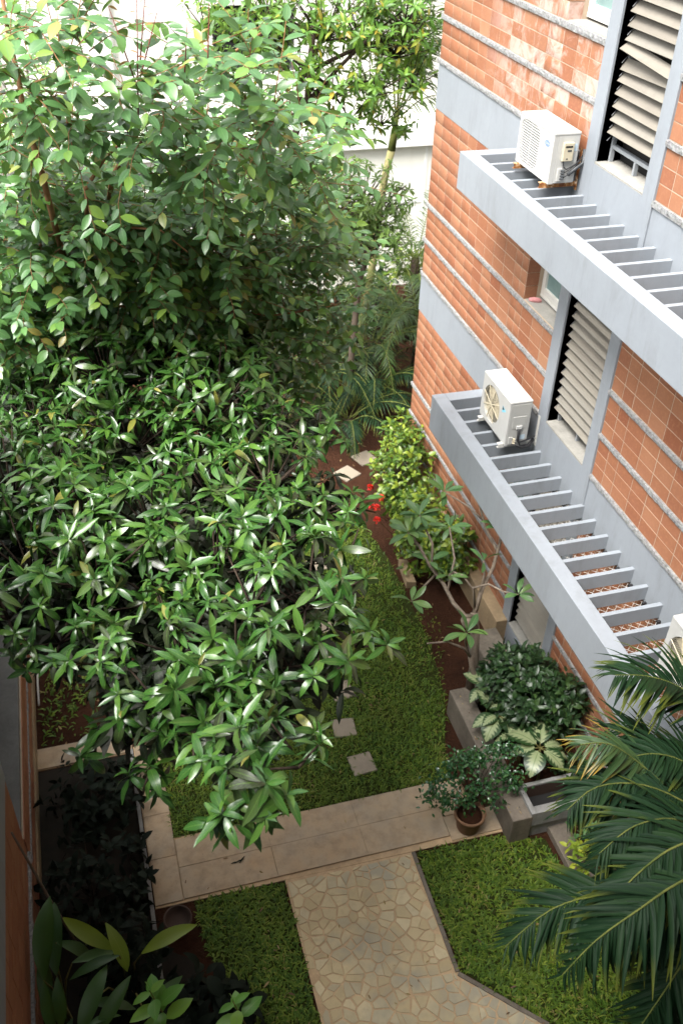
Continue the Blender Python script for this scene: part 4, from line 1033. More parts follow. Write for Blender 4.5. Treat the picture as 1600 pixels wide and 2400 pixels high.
LOW = [(x*1.10, y*1.10, 10+(z-10)*1.10, r*.95) for (x, y, z, r) in MANGO if r > .25]
for (x, y, z, r) in LOW+FILL:
    for i in range(int(74*(r/.5)**2)):
        p = np.array([x, y, z])+unit(q.normal(size=3))*r*q.uniform(.2, 1.0)*np.array([1, 1, .7])
        rosette(fo, p, q.normal(0, .45, 3)+UP*.5, 6, .21, q, 6, 1.25)
fo.finish('mango', M['l_mango_old'], [mt], 0, 'leaf', 'old_leaves')
obj('trunk', MB().tube([(.62,8.62,-.05),(.58,8.5,.8),(.5,8.2,1.7),(.42,7.7,2.7),(.36,7.1,3.5)], [.15,.125,.115,.10,.085], 9), M['bark_dark'], mt, True)
for i, e in enumerate([(-.3,5.4,5.0),(.5,4.5,5.1),(.2,6.2,5.1),(1.1,5.4,5.1),(1.2,6.8,5.1),(.4,7.9,5.2),(-.5,7.2,5.0),(-.6,6.2,5.1),(.2,3.9,5.3)]):
    st_ = (.36,7.1,3.5) if e[1] < 6.9 else (.42,7.7,2.7)
    obj('branch', MB().tube(bez(st_, ((st_[0]+e[0])/2, (st_[1]+e[1])/2, (st_[2]+e[2])/2+.35), e), [.06,.055,.048,.04,.034,.028,.02], 7), M['bark_dark'], mt, True)
twig_mesh('twigs', tw, M['bark_dark'], mt, .011, .005)
# a single slender spray reaching out to the right
# ------------------------------------------------------------------ broad leaved tree behind it
def twig_tree(fo, clumps, q, dens, tlen, L, twigs, pitch=.055, droop=.25, var=3, par=0, up=.25):
    for (x, y, z, r) in clumps:
        c = np.array([x, y, z]); n = max(3, int(dens*(r/.6)**2))
        for i in range(n):
            d = unit(q.normal(size=3)*np.array([1, 1, .55])+np.array([0, -.1, .12]))
            a = c+d*r*q.uniform(.05, .6); ln = tlen*q.uniform(.6, 1.25)*min(1, r/.5+.25)
            td = unit(d*.8+q.normal(0, .45, 3)*np.array([1, 1, .6])+UP*up*.4)
            pts = [a]; m2 = 4
            for k in range(m2): pts.append(pts[-1]+td*ln/m2); td = unit(td+q.normal(0, .12, 3)-UP*droop*.22)
            twigs.append(pts)
            s = 0; side = 1; seg = ln/m2; nl = max(3, int(ln/pitch)); s0 = perp(td, q)*np.array([1, 1, .35]); s0 = unit(s0)
            for k in range(nl):
                t = (k+.6)/nl*m2; j = min(m2-1, int(t)); p = pts[j]+(pts[j+1]-pts[j])*(t-j); dd = unit(pts[j+1]-pts[j])
                sd = np.cross(dd, UP); sd = unit(sd if np.linalg.norm(sd) > .1 else s0)*(1 if k % 2 else -1)
                ld = unit(dd*q.uniform(.25, .8)+sd*q.uniform(.6, 1.0)-UP*q.uniform(-.1, droop*1.2)+q.normal(0, .15, 3))
                nn = UP+q.normal(0, .3, 3)-np.array([0, .25, 0]); l = L*q.uniform(.65, 1.2)
                fo.add(p, ld, nn, l, l*q.uniform(.85, 1.15), q.integers(0, var), par)
            fo.add(pts[-1], unit(pts[-1]-pts[-2]), UP+q.normal(0, .3, 3), L*.9, None, 0, par)

def path_tubes(name, tw, mat, par, r0=.006, r1=.0025, n=4):
    mb = MB()
    for pts in tw:
        k = len(pts); mb.tube(pts, [r0+(r1-r0)*i/(k-1) for i in range(k)], n)
    o = obj(name, mb, mat, par, True); o['kind'] = 'stuff'; return o

JAMUN = [(-.3,8.08,7.37,.7),(.14,8.01,7.16,.75),(.75,8.25,7.03,.8),(1.44,8.56,6.95,.75),(2.1,8.99,6.71,.66),(-.27,8.15,6.69,.8),(.44,8.28,6.5,.8),(1.14,8.39,6.39,.8),(1.86,8.81,6.15,.68),(2.52,9.38,6.04,.55),(2.36,8.7,5.69,.42),(2.76,8.61,5.76,.2),(2.2,8.8,5.4,.35),(1.85,8.74,5.53,.5),(1.24,8.72,5.7,.65),(.52,8.77,5.66,.6),(-.32,8.64,5.82,.7),(1.98,8.52,5.22,.28),(1.67,8.8,5.0,.3),(-.61,8.55,6.15,.6),(.57,7.17,7.80,.42),(.97,7.14,7.80,.45),(1.26,6.66,8.15,.38),(1.39,6.44,8.25,.34),(1.62,6.54,8.12,.30),(.04,7.21,7.9,.42),(-.28,7.2,7.93,.5),(-.15,6.81,8.38,.4),(.10,6.82,8.38,.34),(.40,6.31,8.45,.2),(.80,6.27,8.40,.26),(1.08,6.24,8.48,.24),(.0,6.39,8.8,.28),(.26,6.38,8.8,.18),(1.35,6.69,8.45,.26),(-.26,6.87,8.67,.3),(.6,6.9,8.0,.4),(1.0,6.9,8.0,.4),(.1,6.9,8.1,.4),(1.75,7.6,7.6,.4),(1.3,7.4,7.7,.45),(1.9,7.9,7.3,.45),(.0,6.6,8.75,.3),(.2,6.5,8.6,.3),(.95,6.5,8.55,.3),(.65,6.6,8.35,.3),(1.25,6.4,8.6,.25),(-.3,6.6,8.5,.35)]
q = np.random.default_rng(202)
jt_ = thing('broad_leaved_tree', 'tall tree with oval grey green leaves on reddish twigs, behind the mango tree', 'tree', (1.7, 9.95, 0))
fo = Foliage(); tw = []
twig_tree(fo, [c for c in JAMUN if c[2] < 7.75], q, 38, .58, .13, tw, .045, .3)
twig_tree(fo, [c for c in JAMUN if c[2] >= 7.75], q, 24, .55, .135, tw, .05, .35)
FILLJ = [(.1,8.8,6.6,.8),(.8,8.9,6.4,.8),(1.5,9.1,6.2,.7),(-.5,9.0,6.3,.8),(.3,9.2,5.6,.8),(1.1,9.2,5.4,.7),(-.4,9.3,5.4,.8),(1.8,9.3,5.6,.45),(-.6,8.9,5.5,.7),(-.2,8.7,5.2,.6),(.4,8.9,5.1,.6),(-.9,8.7,5.9,.6),(2.15,9.0,4.75,.4),(1.8,9.1,4.6,.4),(2.5,9.3,5.1,.35)]
twig_tree(fo, FILLJ, q, 30, .6, .145, tw, .05, .4)
fo.finish('jamun', M['l_jamun'], [jt_], 300)
obj('trunk', MB().tube([(1.72,10.0,-.05),(1.68,9.95,1.6),(1.68,9.92,3.2),(1.74,9.86,4.0)], [.17,.15,.14,.125], 9), M['bark'], jt_, True)
for e, r in (((.7,8.6,6.6),.075),((1.9,9.2,6.0),.06),((-.2,8.6,6.2),.075),((1.3,8.9,6.9),.07)):
    obj('branch', MB().tube(bez((1.74,9.86,3.95), ((1.74+e[0])/2+.15, (9.86+e[1])/2+.1, (3.95+e[2])/2+.2), e, 8), np.linspace(r, .022, 8).tolist(), 7), M['bark'], jt_, True)
for pts, r in (([(-.10,8.2,6.6),(-.13,7.5,7.3),(-.15,6.89,7.91),(-.2,6.94,8.11),(-.19,7.01,8.39),(-.21,7.06,8.59),(-.21,7.1,9.1)], (.03,.026,.022,.020,.018,.016,.012)),
               ([(.3,8.3,6.9),(.36,7.61,7.5),(.62,7.68,7.84),(.93,7.7,8.04),(1.28,7.71,8.29),(1.61,7.69,8.49)], (.024,.02,.017,.014,.011,.008)),
               ([(.1,8.3,6.6),(.15,7.4,7.5),(.3,7.25,7.75),(.52,7.2,7.95)], (.02,.016,.012,.008)),
               ([(-.4,8.3,6.6),(-.2,7.8,7.0),(.2,7.6,7.15),(.7,7.6,7.05),(.9,7.6,6.85)], (.016,.014,.011,.009,.005)),
               ([(1.2,8.7,5.8),(1.8,8.6,5.7),(2.3,8.6,5.72),(2.78,8.6,5.8)], (.014,.011,.008,.004)),
               ([(1.2,8.5,6.6),(1.6,8.5,6.6),(2.1,8.8,6.45),(2.6,9.2,6.2)], (.014,.011,.008,.004)),
               ([(-.1,8.5,6.0),(.3,8.3,6.1),(.8,8.2,6.05),(1.3,8.3,5.9)], (.014,.012,.009,.005))):
    obj('limb', MB().tube(pts, r, 6), M['twig'], jt_, True)
path_tubes('twigs', tw, M['twig'], jt_, .0042, .002)
# thin upright red shoots with young leaves
q = np.random.default_rng(33); fr = Foliage(); rs = MB()
for b, t in (((.50,6.26,8.31),(.575,6.4,8.98)),((.52,6.3,8.45),(.40,6.4,8.9)),((.53,6.3,8.5),(.68,6.38,8.86)),((.55,6.34,8.6),(.62,6.4,8.95)),((.95,6.3,8.5),(1.0,6.4,8.9)),((.80,6.3,8.45),(.86,6.4,8.8))):
    b, t = np.array(b), np.array(t); rs.tube([b, (b+t)/2, t], [.005,.004,.002], 4)
    for k in range(5):
        f = .35+.65*k/4; p = b+(t-b)*f
        fr.add(p, unit(np.array([q.choice([-1, 1])*.9, q.normal(0, .4), q.normal(.0, .3)])), UP+q.normal(0, .4, 3), q.uniform(.045, .075), None, 0)
obj('shoot', rs, M['red_stem'], jt_, True)['kind'] = 'stuff'
fr.finish('slim', M['l_red'], [jt_], 0, 'leaf', 'young_leaves')

# ------------------------------------------------------------------ trees in the background
def back_tree(name, label, base, clumps, trunk, kind, mat, q, style, L, bark, group=None, r=.07, dens=10):
    t = thing(name, label, 'tree', base, group); fo = Foliage(); tw = []
    if style == 'rosette':
        rosette_tree(fo, clumps, q, dens, L, (7, 11), tw, .2, 0, 2, L*.8)
        fo.finish(kind, M[mat], [t], 300); twig_mesh('twigs', tw, M[bark], t, .012, .005)
    else:
        twig_tree(fo, clumps, q, dens, .6, L, tw, L*.5, .4, 2)
        fo.finish(kind, M[mat], [t], 300); path_tubes('twigs', tw, M[bark], t, .007, .003)
    obj('trunk', MB().tube(trunk, np.linspace(r, r*.45, len(trunk)).tolist(), 8), M[bark], t, True)
    top = np.array(trunk[-1]); mid = np.array(trunk[-3])
    for i, c in enumerate(clumps[::2]):
        e = np.array(c[:3]); s0 = mid if i % 2 else np.array(trunk[-2])
        obj('branch', MB().tube(bez(s0, (s0+e)/2+np.array([0, 0, .15]), e), np.linspace(r*.45, r*.15, 7).tolist(), 6), M[bark], t, True)
    return t
BGM = [(2.67,14.5,7.23,.7),(3.2,14.39,7.25,.75),(3.97,14.73,7.26,.9),(4.65,15.03,7.08,.9),(5.14,14.84,6.93,.8),(5.32,14.66,6.42,.55),(4.61,14.37,6.45,.6),(3.93,14.05,6.5,.55),(3.46,14.22,6.7,.55),(2.81,14.37,6.75,.5),(5.25,14.87,7.32,.7),(2.06,13.62,7.5,.45),(4.3,14.6,5.95,.5),(5.0,15.0,5.8,.5),(3.3,14.2,6.2,.5),(5.4,15.1,5.6,.35)]
back_tree('pale_mango_tree', 'tall slender tree with dark trunk and hanging leaves before the cream building', (2.6, 13.8, 0), BGM,
          [(2.6,13.8,-.05),(2.7,13.75,2.5),(2.85,13.75,4.3),(3.06,13.8,4.97),(3.31,14.0,5.77),(3.56,14.09,6.27),(3.61,14.17,6.65),(3.69,14.27,7.24)], 'slim', 'l_bgm', np.random.default_rng(5), 'rosette', .20, 'bark_dark', None, .09, 11)
BGS = [(4.13,15.15,4.42,.8),(4.92,15.55,4.37,.75),(5.35,15.35,4.26,.42),(3.73,15.34,4.67,.71),(4.73,15.09,3.73,.71),(4.16,14.97,3.98,.71),(5.30,15.13,3.67,.42),(5.05,15.35,3.99,.55),(5.62,15.35,4.50,.2),(3.2,15.2,4.3,.7),(3.5,15.1,3.6,.7)]
back_tree('small_leaved_tree', 'bright green tree of small clustered leaves in front of the lower cream wall', (4.6, 15.0, 0), BGS,
          [(4.6,15.0,-.05),(4.62,14.9,1.5),(4.68,14.82,3.07),(4.81,14.9,3.34),(4.81,15.12,3.86),(4.85,15.34,4.45)], 'slim', 'l_bgs', np.random.default_rng(6), 'rosette', .18, 'bark', None, .07, 15)
BGL = [(-.29,12.49,6.4,.7),(.24,12.52,6.51,.55),(-.22,12.73,7.35,.7),(.04,12.61,6.85,.5),(-.4,12.61,6.87,.6),(-.9,12.6,6.4,.7),(-.7,12.6,7.2,.7)]
back_tree('wispy_tree', 'wispy pale green tree at the upper left edge, against the cream building', (-.5, 12.8, 0), BGL,
          [(-.5,12.8,-.05),(-.45,12.8,2),(-.4,12.75,4),(-.35,12.7,5.2),(-.25,12.65,6.2),(-.2,12.6,7)], 'slim', 'l_bgs', np.random.default_rng(7), 'twig', .13, 'bark', None, .07, 11)

# ------------------------------------------------------------------ palms
def frond(fo, par_i, pts, L, pitch, q, ang=.95, droop=.25, kinds=4, sides=(1, -1), upn=None, start=.12, lift=.25):
    """leaflets along a rib given by control points"""
    P = np.array(pts, float); n = len(P)
    # catmull-rom resample
    ts = np.linspace(0, n-1, 60); out_ = []
    for t in ts:
        i = min(n-2, int(t)); f = t-i; p0 = P[max(0, i-1)]; p1 = P[i]; p2 = P[i+1]; p3 = P[min(n-1, i+2)]
        out_.append(.5*((2*p1)+(-p0+p2)*f+(2*p0-5*p1+4*p2-p3)*f*f+(-p0+3*p1-3*p2+p3)*f**3))
    C = np.array(out_); s = np.concatenate([[0], np.cumsum(np.linalg.norm(np.diff(C, axis=0), axis=1))]); T = s[-1]
    k = 0; d = start*T
    while d < T*.995:
        j = min(58, int(np.searchsorted(s, d))-1); j = max(0, j); f = (d-s[j])/(s[j+1]-s[j]+1e-9); p = C[j]+(C[j+1]-C[j])*f
        tg = unit(C[j+1]-C[j]); sd = np.cross(tg, UP if upn is None else upn); sd = unit(sd); un = np.cross(sd, tg)
        u = (d-start*T)/(T*(1-start)); l = L*(.55+.45*math.sin(math.pi*min(1, (u*.8+.15))))*(1-.45*u**3)
        for sg in sides:
            if q.uniform() < .04: continue
            a = ang*(1-.45*u)+q.normal(0, .075)
            dd = unit(tg*math.cos(a)+sd*sg*math.sin(a)+un*lift*(1-u)-UP*droop*q.uniform(.5, 1.2)+q.normal(0, .03, 3))
            nn = un+sd*sg*(-.25)+q.normal(0, .08, 3)
            ll = l*q.uniform(.9, 1.08); fo.add(p, dd, nn, ll, ll*q.uniform(.9, 1.15), q.integers(0, kinds), par_i)
        d += pitch*q.uniform(.9, 1.1)
    return [tuple(c) for c in C[::4]]+[tuple(C[-1])]
def palm(root, ribs, kind, mats, L, pitch, q, nmax, rr=.012, **kw):
    fo = Foliage(); parents = []; mlist = []
    for i, r_ in enumerate(ribs):
        k2 = dict(kw); mt_ = mats
        if isinstance(r_, dict): k2.update(r_.get('kw', {})); mt_ = r_.get('mat', mats); r_ = r_['pts']
        C = frond(fo, i, r_, L, pitch, q, **k2)
        parents.append(obj('frond', MB().tube(C, np.linspace(rr, rr*.25, len(C)).tolist(), 5), M['rachis'], root, True)); mlist.append(M[mt_])
    fo.finish(kind, mlist, parents, nmax, 'leaflet', 'leaflets')

q = np.random.default_rng(77)
np_ = thing('areca_palm', 'large dark green feathery palm at the lower right corner with one yellowing frond', 'palm', (4.75, 2.9, 0))
RIBS = [
 dict(pts=[(4.56,4.02,3.91),(4.28,4.26,4.16),(3.93,4.3,4.37),(3.59,4.28,4.50)], kw=dict(droop=.05, lift=.55)),
 dict(pts=[(4.35,3.4,3.67),(3.86,3.47,3.91),(3.52,3.65,4.21),(3.24,3.7,4.47),(2.98,3.7,4.55)], mat='l_palm_y'),
 dict(pts=[(4.5,3.68,3.52),(3.97,3.85,3.81),(3.76,3.97,4.02),(3.48,4.06,4.16)], kw=dict(droop=.05, lift=.5)),
 dict(pts=[(4.18,3.18,3.71),(3.76,3.36,4.05),(3.39,3.45,4.27),(3.0,3.43,4.40),(2.71,3.31,4.40)]),
 dict(pts=[(4.06,2.98,3.78),(3.52,3.09,4.28),(3.07,3.03,4.49),(2.74,2.92,4.46)]),
 dict(pts=[(4.1,3.04,4.11),(3.29,2.82,4.5),(2.98,2.73,4.53),(2.68,2.59,4.53),(2.55,2.48,4.48)]),
 dict(pts=[(3.89,2.87,3.75),(3.36,2.99,3.63),(3.02,3.06,3.61),(2.62,3.07,3.56),(2.23,2.96,3.42)], kw=dict(droop=.12)),
 dict(pts=[(3.83,2.74,4.29),(3.13,2.57,4.53),(2.72,2.43,4.62),(2.41,2.36,4.53),(2.18,2.29,4.36)]),
 dict(pts=[(3.86,2.65,4.01),(3.37,2.46,3.89),(3.03,2.27,3.76),(2.80,2.15,3.55)]),
 dict(pts=[(4.3,3.2,3.6),(3.8,3.25,3.85),(3.35,3.2,4.0),(2.95,3.1,3.95)], kw=dict(droop=.35)),
 dict(pts=[(4.35,2.9,3.5),(3.8,2.75,3.9),(3.3,2.6,4.0),(2.85,2.5,3.85)], kw=dict(droop=.4)),
 dict(pts=[(4.45,3.5,3.5),(4.05,3.7,3.95),(3.7,3.75,4.15),(3.35,3.72,4.2)], kw=dict(droop=.15, lift=.4)),
 dict(pts=[(4.2,2.7,3.4),(3.6,2.5,3.5),(3.15,2.35,3.35),(2.85,2.25,3.05)], kw=dict(droop=.4)),
 dict(pts=[(4.7,3.0,3.9),(4.9,3.6,4.5),(4.95,4.2,4.6),(4.9,4.7,4.4)]),
 dict(pts=[(4.3,2.7,3.9),(4.2,2.2,4.5),(4.0,1.6,4.7),(3.8,1.1,4.5)]),
 dict(pts=[(4.3,3.0,3.2),(3.7,3.2,3.0),(3.3,3.4,2.7),(3.0,3.5,2.3)], kw=dict(droop=.4)),
]
palm(np_, RIBS, 'palm', 'l_palm', .58, .027, q, 300, .011, droop=.30, lift=.2)
sm = 0
for bx, by, tx, ty, tz, r in ((4.75,2.9,4.5,3.2,3.6,.06),(4.85,3.1,4.6,3.5,3.5,.055),(4.6,2.7,4.25,2.85,3.7,.055),(4.95,2.8,4.8,3.0,3.9,.05)):
    obj('stem', MB().tube(bez((bx,by,-.05), ((bx+tx)/2+.1, (by+ty)/2, tz*.55), (tx,ty,tz), 9), np.linspace(r, r*.7, 9).tolist(), 9), M['palm_ring'], np_, True)
# petiole sheaths joining stems and fronds
pb = MB()
for r_ in RIBS:
    p = r_['pts'][0]; pb.tube([(4.55, 3.05, 3.35), ((4.55+p[0])/2, (3.05+p[1])/2, (3.35+p[2])/2+.03), p], [.02,.016,.012], 6)
obj('petioles', pb, M['rachis'], np_, True)['kind'] = 'stuff'

# far slender palm with ringed stem
q = np.random.default_rng(12)
fp = thing('slender_palm', 'slender palm with ringed yellow green stem before the cream wall', 'palm', (5.55, 17.5, 0))
obj('stem', MB().tube([(5.55,17.5,-.05),(5.70,17.5,1.2),(5.79,17.5,1.98),(5.9,17.5,3.39),(5.99,17.5,4.05),(6.08,17.5,4.45)], [.10,.085,.08,.075,.07,.075], 9), M['palm_ring'], fp, True)
obj('crownshaft', MB().tube([(6.075,17.5,4.43),(6.12,17.5,4.8),(6.14,17.5,5.2)], [.078,.07,.035], 9), M['rachis'], fp, True)
tips = [(6.6,17.2,6.9),(6.95,17.3,6.2),(6.0,17.0,7.1),(7.1,17.4,5.6),(5.55,17.0,6.3),(5.2,17.2,5.6),(6.5,18.0,7.2),(5.7,18.2,6.9),(6.8,16.6,6.6),(7.3,17.9,6.5),(7.2,17.0,5.2),(6.4,16.5,7.3)]
ribs = []
for i, tp in enumerate(tips):
    b = np.array((6.13,17.5,4.95)); t = np.array(tp); h = t[2]-b[2]
    mid = b+(t-b)*np.array([.35, .35, .62])+np.array([0, 0, .25]); ribs.append([b, mid, b+(t-b)*np.array([.72, .72, .95])+np.array([0, 0, .28]), t])
palm(fp, ribs, 'palmfar', 'l_palm_far', .52, .045, q, 200, .016, droop=.5, kinds=2, start=.3, lift=.1)

# fern-like palms in the shade at the end of the garden
def low_palm(label, base, n, ln, q, h=.8, up=1.0):
    t = thing('fern_palm', label, 'palm', (*base, 0), 'low feathery palms at the far end of the garden'); ribs = []
    for i in range(n):
        a = i*2.4+q.uniform(-.3, .3); e = q.uniform(.55, 1.15)*up; l = ln*q.uniform(.8, 1.15); b = np.array([base[0], base[1], h*q.uniform(.7, 1)])
        dx = np.array([math.cos(a), math.sin(a), 0]); ribs.append([b, b+dx*l*.33+UP*l*.42*e, b+dx*l*.68+UP*l*.5*e, b+dx*l*.98+UP*l*.22*e])
    palm(t, ribs, 'palmfar', 'l_palm_far' if up > .9 else 'l_palm', .36, .05, q, 60, .012, droop=.2, kinds=2, start=.15, lift=.2)
    obj('stem', MB().tube([(base[0],base[1],-.05),(base[0]+.03,base[1],h*.5),(base[0],base[1],h)], [.13,.12,.09], 9), M['bark_dark'], t, True)
low_palm('feathery palm close against the corner of the tiled building', (6.5,16.4), 17, 2.1, np.random.default_rng(1), 1.1)
low_palm('arching fern palm at the far end, behind the broad leaved tree twigs', (5.4,16.3), 18, 2.0, np.random.default_rng(2), .8, .95)
low_palm('dark arching fern palm nearest the lawn, at the edge of the bare soil', (4.55,14.7), 14, 1.5, np.random.default_rng(9), .35, .7)
low_palm('low fern palm hanging over the bare red soil', (5.3,15.5), 16, 1.6, np.random.default_rng(3), .5, .8)
low_palm('fern palm half hidden under the broad leaved tree', (4.2,15.7), 17, 1.8, np.random.default_rng(4), .6, .9)
low_palm('tall feathery palm in front of the lower cream wall', (7.0,18.2), 15, 2.2, np.random.default_rng(5), 1.9)

# ------------------------------------------------------------------ shrubs
def shrub(name, label, cat, base, blobs, kind, mat, L, n, q, stems, bark, nmax=300, group=None, upb=.5, var=2, inner=.35, clust=5):
    t = thing(name, label, cat, base, group); fo = Foliage(); tw = []
    tot = sum(b[3]*b[4]+b[3]*b[5]+b[4]*b[5] for b in blobs)
    for (x, y, z, rx, ry, rz) in blobs:
        m2 = int(n*(rx*ry+rx*rz+ry*rz)/tot/clust)
        for i in range(m2):
            d = unit(q.normal(size=3)+np.array([0, 0, .35]))
            rr = q.uniform(.86, 1.05) if q.uniform() > inner else q.uniform(.4, .85)
            rr *= 1+.10*math.sin(d[0]*7+x*3)*math.sin(d[1]*6+d[2]*5)
            c = np.array([x, y, z])+d*np.array([rx, ry, rz])*rr
            if c[2] < .04: continue
            ax = unit(d*.6+UP*upb+q.normal(0, .25, 3)); u = perp(ax, q); v = np.cross(ax, u); a0 = q.uniform(0, 6.28)
            for k in range(clust):
                az = a0+k*2.4; el = .5+.9*k/clust+q.normal(0, .15)
                dd = ax*math.cos(el)+(u*math.cos(az)+v*math.sin(az))*math.sin(el)
                nn = ax*math.sin(el)-(u*math.cos(az)+v*math.sin(az))*math.cos(el)+UP*.3+q.normal(0, .2, 3)
                l = L*q.uniform(.7, 1.2); fo.add(c+q.normal(0, L*.12, 3)-ax*k*L*.12, dd, nn, l, l*q.uniform(.85, 1.15), q.integers(0, var))
            if i % 3 == 0: tw.append((np.array([x, y, max(.1, z-rz*.6)])*.75+c*.25, c))
    fo.finish(kind, M[mat], [t], nmax)
    for s_ in stems: obj('stem', MB().tube(s_, np.linspace(.018, .008, len(s_)).tolist(), 6), M[bark], t, True)
    twig_mesh('twigs', tw, M[bark], t, .006, .003, 4)
    return t
q = np.random.default_rng(40)
shrub('flowering_bush', 'lime green leafy bush at the tile wall, farther of the two bushes', 'bush', (4.75, 12.1, 0), [(4.72,12.1,.85,.47,.75,.72),(4.66,11.6,.6,.42,.5,.5),(4.9,12.7,1.0,.34,.5,.55)], 'bush', 'l_ixora', .125, 1900, q,
      [[(4.75,12.1,-.02),(4.8,12.0,.6),(4.7,12.2,1.2)],[(4.7,11.9,-.02),(4.55,11.7,.6),(4.5,11.6,1.0)]], 'bark')
shrub('flowering_bush', 'darker leafy bush behind the frangipani branches, with small red flower heads on its left', 'bush', (4.6, 10.7, 0), [(4.60,10.7,.65,.48,.75,.6),(4.85,10.2,.7,.36,.45,.5)], 'bush', 'l_shrub2' if 'l_shrub2' in M else 'l_ixora', .125, 1500, q,
      [[(4.6,10.7,-.02),(4.7,10.6,.5),(4.6,10.8,1.0)],[(4.55,10.5,-.02),(4.4,10.4,.6),(4.3,10.3,1.0)]], 'bark')
for (x, y, z), lb in (((4.12,11.4,.95), 'red flower head topmost of the cluster beside the bush'), ((3.94,11.35,.86), 'red flower head at the left, over the lawn edge'), ((4.02,11.3,.84), 'small red flower head between the other flower heads'), ((3.90,10.9,.92), 'red flower head lowest of the cluster, near the mango tips'), ((4.10,11.9,.80), 'tiny red flower head farthest from the lawn')):
    t = thing('red_flower', lb, 'flower', (x, y, z), 'red flower heads on the bushes'); fo = Foliage()
    for k in range(60):
        d = unit(q.normal(size=3)+UP*.6); fo.add(np.array([x, y, z])+d*.034, unit(d+q.normal(0, .4, 3)), perp(d, q)+d*.6, .034, .055, 0)
    obj('flower_stalk', MB().tube([(x+.30,y+.05,z-.4),(x+.10,y+.01,z-.12),(x,y,z)], [.005,.004,.004], 5), M['twig_green'], t, True)
    fo.finish('bush', M['flower'], [t], 0, 'petal', 'petals')
q = np.random.default_rng(41)
shrub('round_shrub', 'dense dark green rounded shrub in the planter under the ledge', 'bush', (4.72, 6.95, .22), [(4.66,7.10,.92,.48,.58,.48),(4.62,7.48,.78,.40,.36,.40),(4.90,7.40,.85,.30,.36,.40),(4.80,6.78,.84,.36,.30,.40),(4.98,6.75,1.05,.24,.36,.38),(4.45,7.2,.85,.2,.3,.4)], 'bush', 'l_shrub', .125, 3800, q,
      [[(4.7,6.95,.2),(4.75,6.9,.6),(4.7,7.0,1.1)],[(4.65,6.8,.2),(4.5,6.7,.7),(4.4,6.6,1.0)],[(4.75,7.1,.2),(4.8,7.3,.8),(4.8,7.4,1.2)]], 'bark_dark')
shrub('low_shrub', 'low dark shrub in the shade behind the trough', 'bush', (4.95, 6.2, .22), [(4.95,6.25,.42,.25,.25,.22),(5.0,5.9,.55,.2,.25,.2)], 'bush', 'l_shrub', .085, 420, q, [[(4.95,6.2,.2),(4.95,6.25,.4)]], 'bark_dark', 120)
shrub('lime_plant', 'small lime yellow leaved plant beside the kerb slab under the palm', 'plant', (4.72, 5.15, 0), [(4.55,5.12,.34,.14,.2,.14)], 'bush', 'l_lime', .11, 60, q, [[(4.65,5.15,-.02),(4.58,5.12,.2)]], 'twig_green', 60)
shrub('creeping_plant', 'mid green leafy plant beneath the palm fronds beside the trough', 'plant', (4.75, 5.35, 0), [(4.85,5.45,.42,.25,.2,.3)], 'bush', 'l_frangi', .085, 300, q, [[(4.8,5.4,-.02),(4.8,5.42,.4)]], 'twig_green', 100)
for lb, bx in (('dark leafy shrub against the base of the cream wall, behind the fern palms', 5.6), ('dark leafy shrub at the far left end of the cream wall base', 3.4), ('dark leafy shrub by the cream wall, close to the tiled building corner', 7.8)):
    shrub('back_shrub', lb, 'bush', (bx, 19.4, 0), [(bx,19.4,.8,1.3,.8,.9),(bx+.4,18.9,.5,.9,.6,.6)], 'bush', 'l_ixora' if bx > 7 else 'l_shrub', .17, 1500, np.random.default_rng(int(bx*10)), [[(bx,19.4,-.02),(bx+.05,19.4,.9)]], 'bark_dark', 40)
# dark shade plants in the bed on the left
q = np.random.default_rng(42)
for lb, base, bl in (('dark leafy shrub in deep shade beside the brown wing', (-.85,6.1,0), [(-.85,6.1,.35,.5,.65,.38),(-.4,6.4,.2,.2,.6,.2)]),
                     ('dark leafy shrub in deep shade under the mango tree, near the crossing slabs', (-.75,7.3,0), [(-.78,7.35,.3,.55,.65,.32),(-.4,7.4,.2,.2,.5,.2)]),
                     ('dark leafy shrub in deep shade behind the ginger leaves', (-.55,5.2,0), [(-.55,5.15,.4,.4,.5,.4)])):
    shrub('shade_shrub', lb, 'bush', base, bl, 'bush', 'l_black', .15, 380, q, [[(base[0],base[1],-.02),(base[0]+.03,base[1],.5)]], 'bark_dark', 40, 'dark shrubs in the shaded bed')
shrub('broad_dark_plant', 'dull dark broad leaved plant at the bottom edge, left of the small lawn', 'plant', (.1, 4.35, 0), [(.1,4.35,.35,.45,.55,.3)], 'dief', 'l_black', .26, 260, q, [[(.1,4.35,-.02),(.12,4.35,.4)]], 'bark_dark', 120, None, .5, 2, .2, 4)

# potted shrub: wiry with clustered glossy leaves
q = np.random.default_rng(43); fo = Foliage(); tw = []
HEADS = [(3.13,6.17,.70),(3.25,6.20,.80),(3.30,6.05,.62),(3.42,6.15,.85),(3.50,6.25,.98),(3.62,6.2,.95),(3.72,6.25,1.0),(3.85,6.27,.98),(3.98,6.3,1.0),(4.1,6.29,.98),(3.60,6.02,.72),(3.45,5.98,.62),(3.72,6.05,.70),(4.02,6.03,.72),(4.10,6.02,.62),(3.92,6.1,.82),(3.35,6.3,.9),(3.2,6.02,.6),(3.05,6.15,.6),(3.80,5.95,.55),(3.55,6.35,.8),(4.0,6.15,.75),(3.68,6.35,.85)]
tr_top = np.array([3.55,6.0,.50])
for h in HEADS:
    h = np.array(h); mid = (tr_top+h)/2+np.array([0, .02, -.03]); tw.append([tr_top, mid, h])
    for k in range(56):
        p = h+q.normal(0, 1, 3)*np.array([.07, .07, .055]); d = unit(q.normal(size=3)+UP*.3); fo.add(p, d, UP+q.normal(0, .5, 3), q.uniform(.05, .078), None, q.integers(0, 2))
fo.finish('bush', M['l_fig'], [pt], 300)
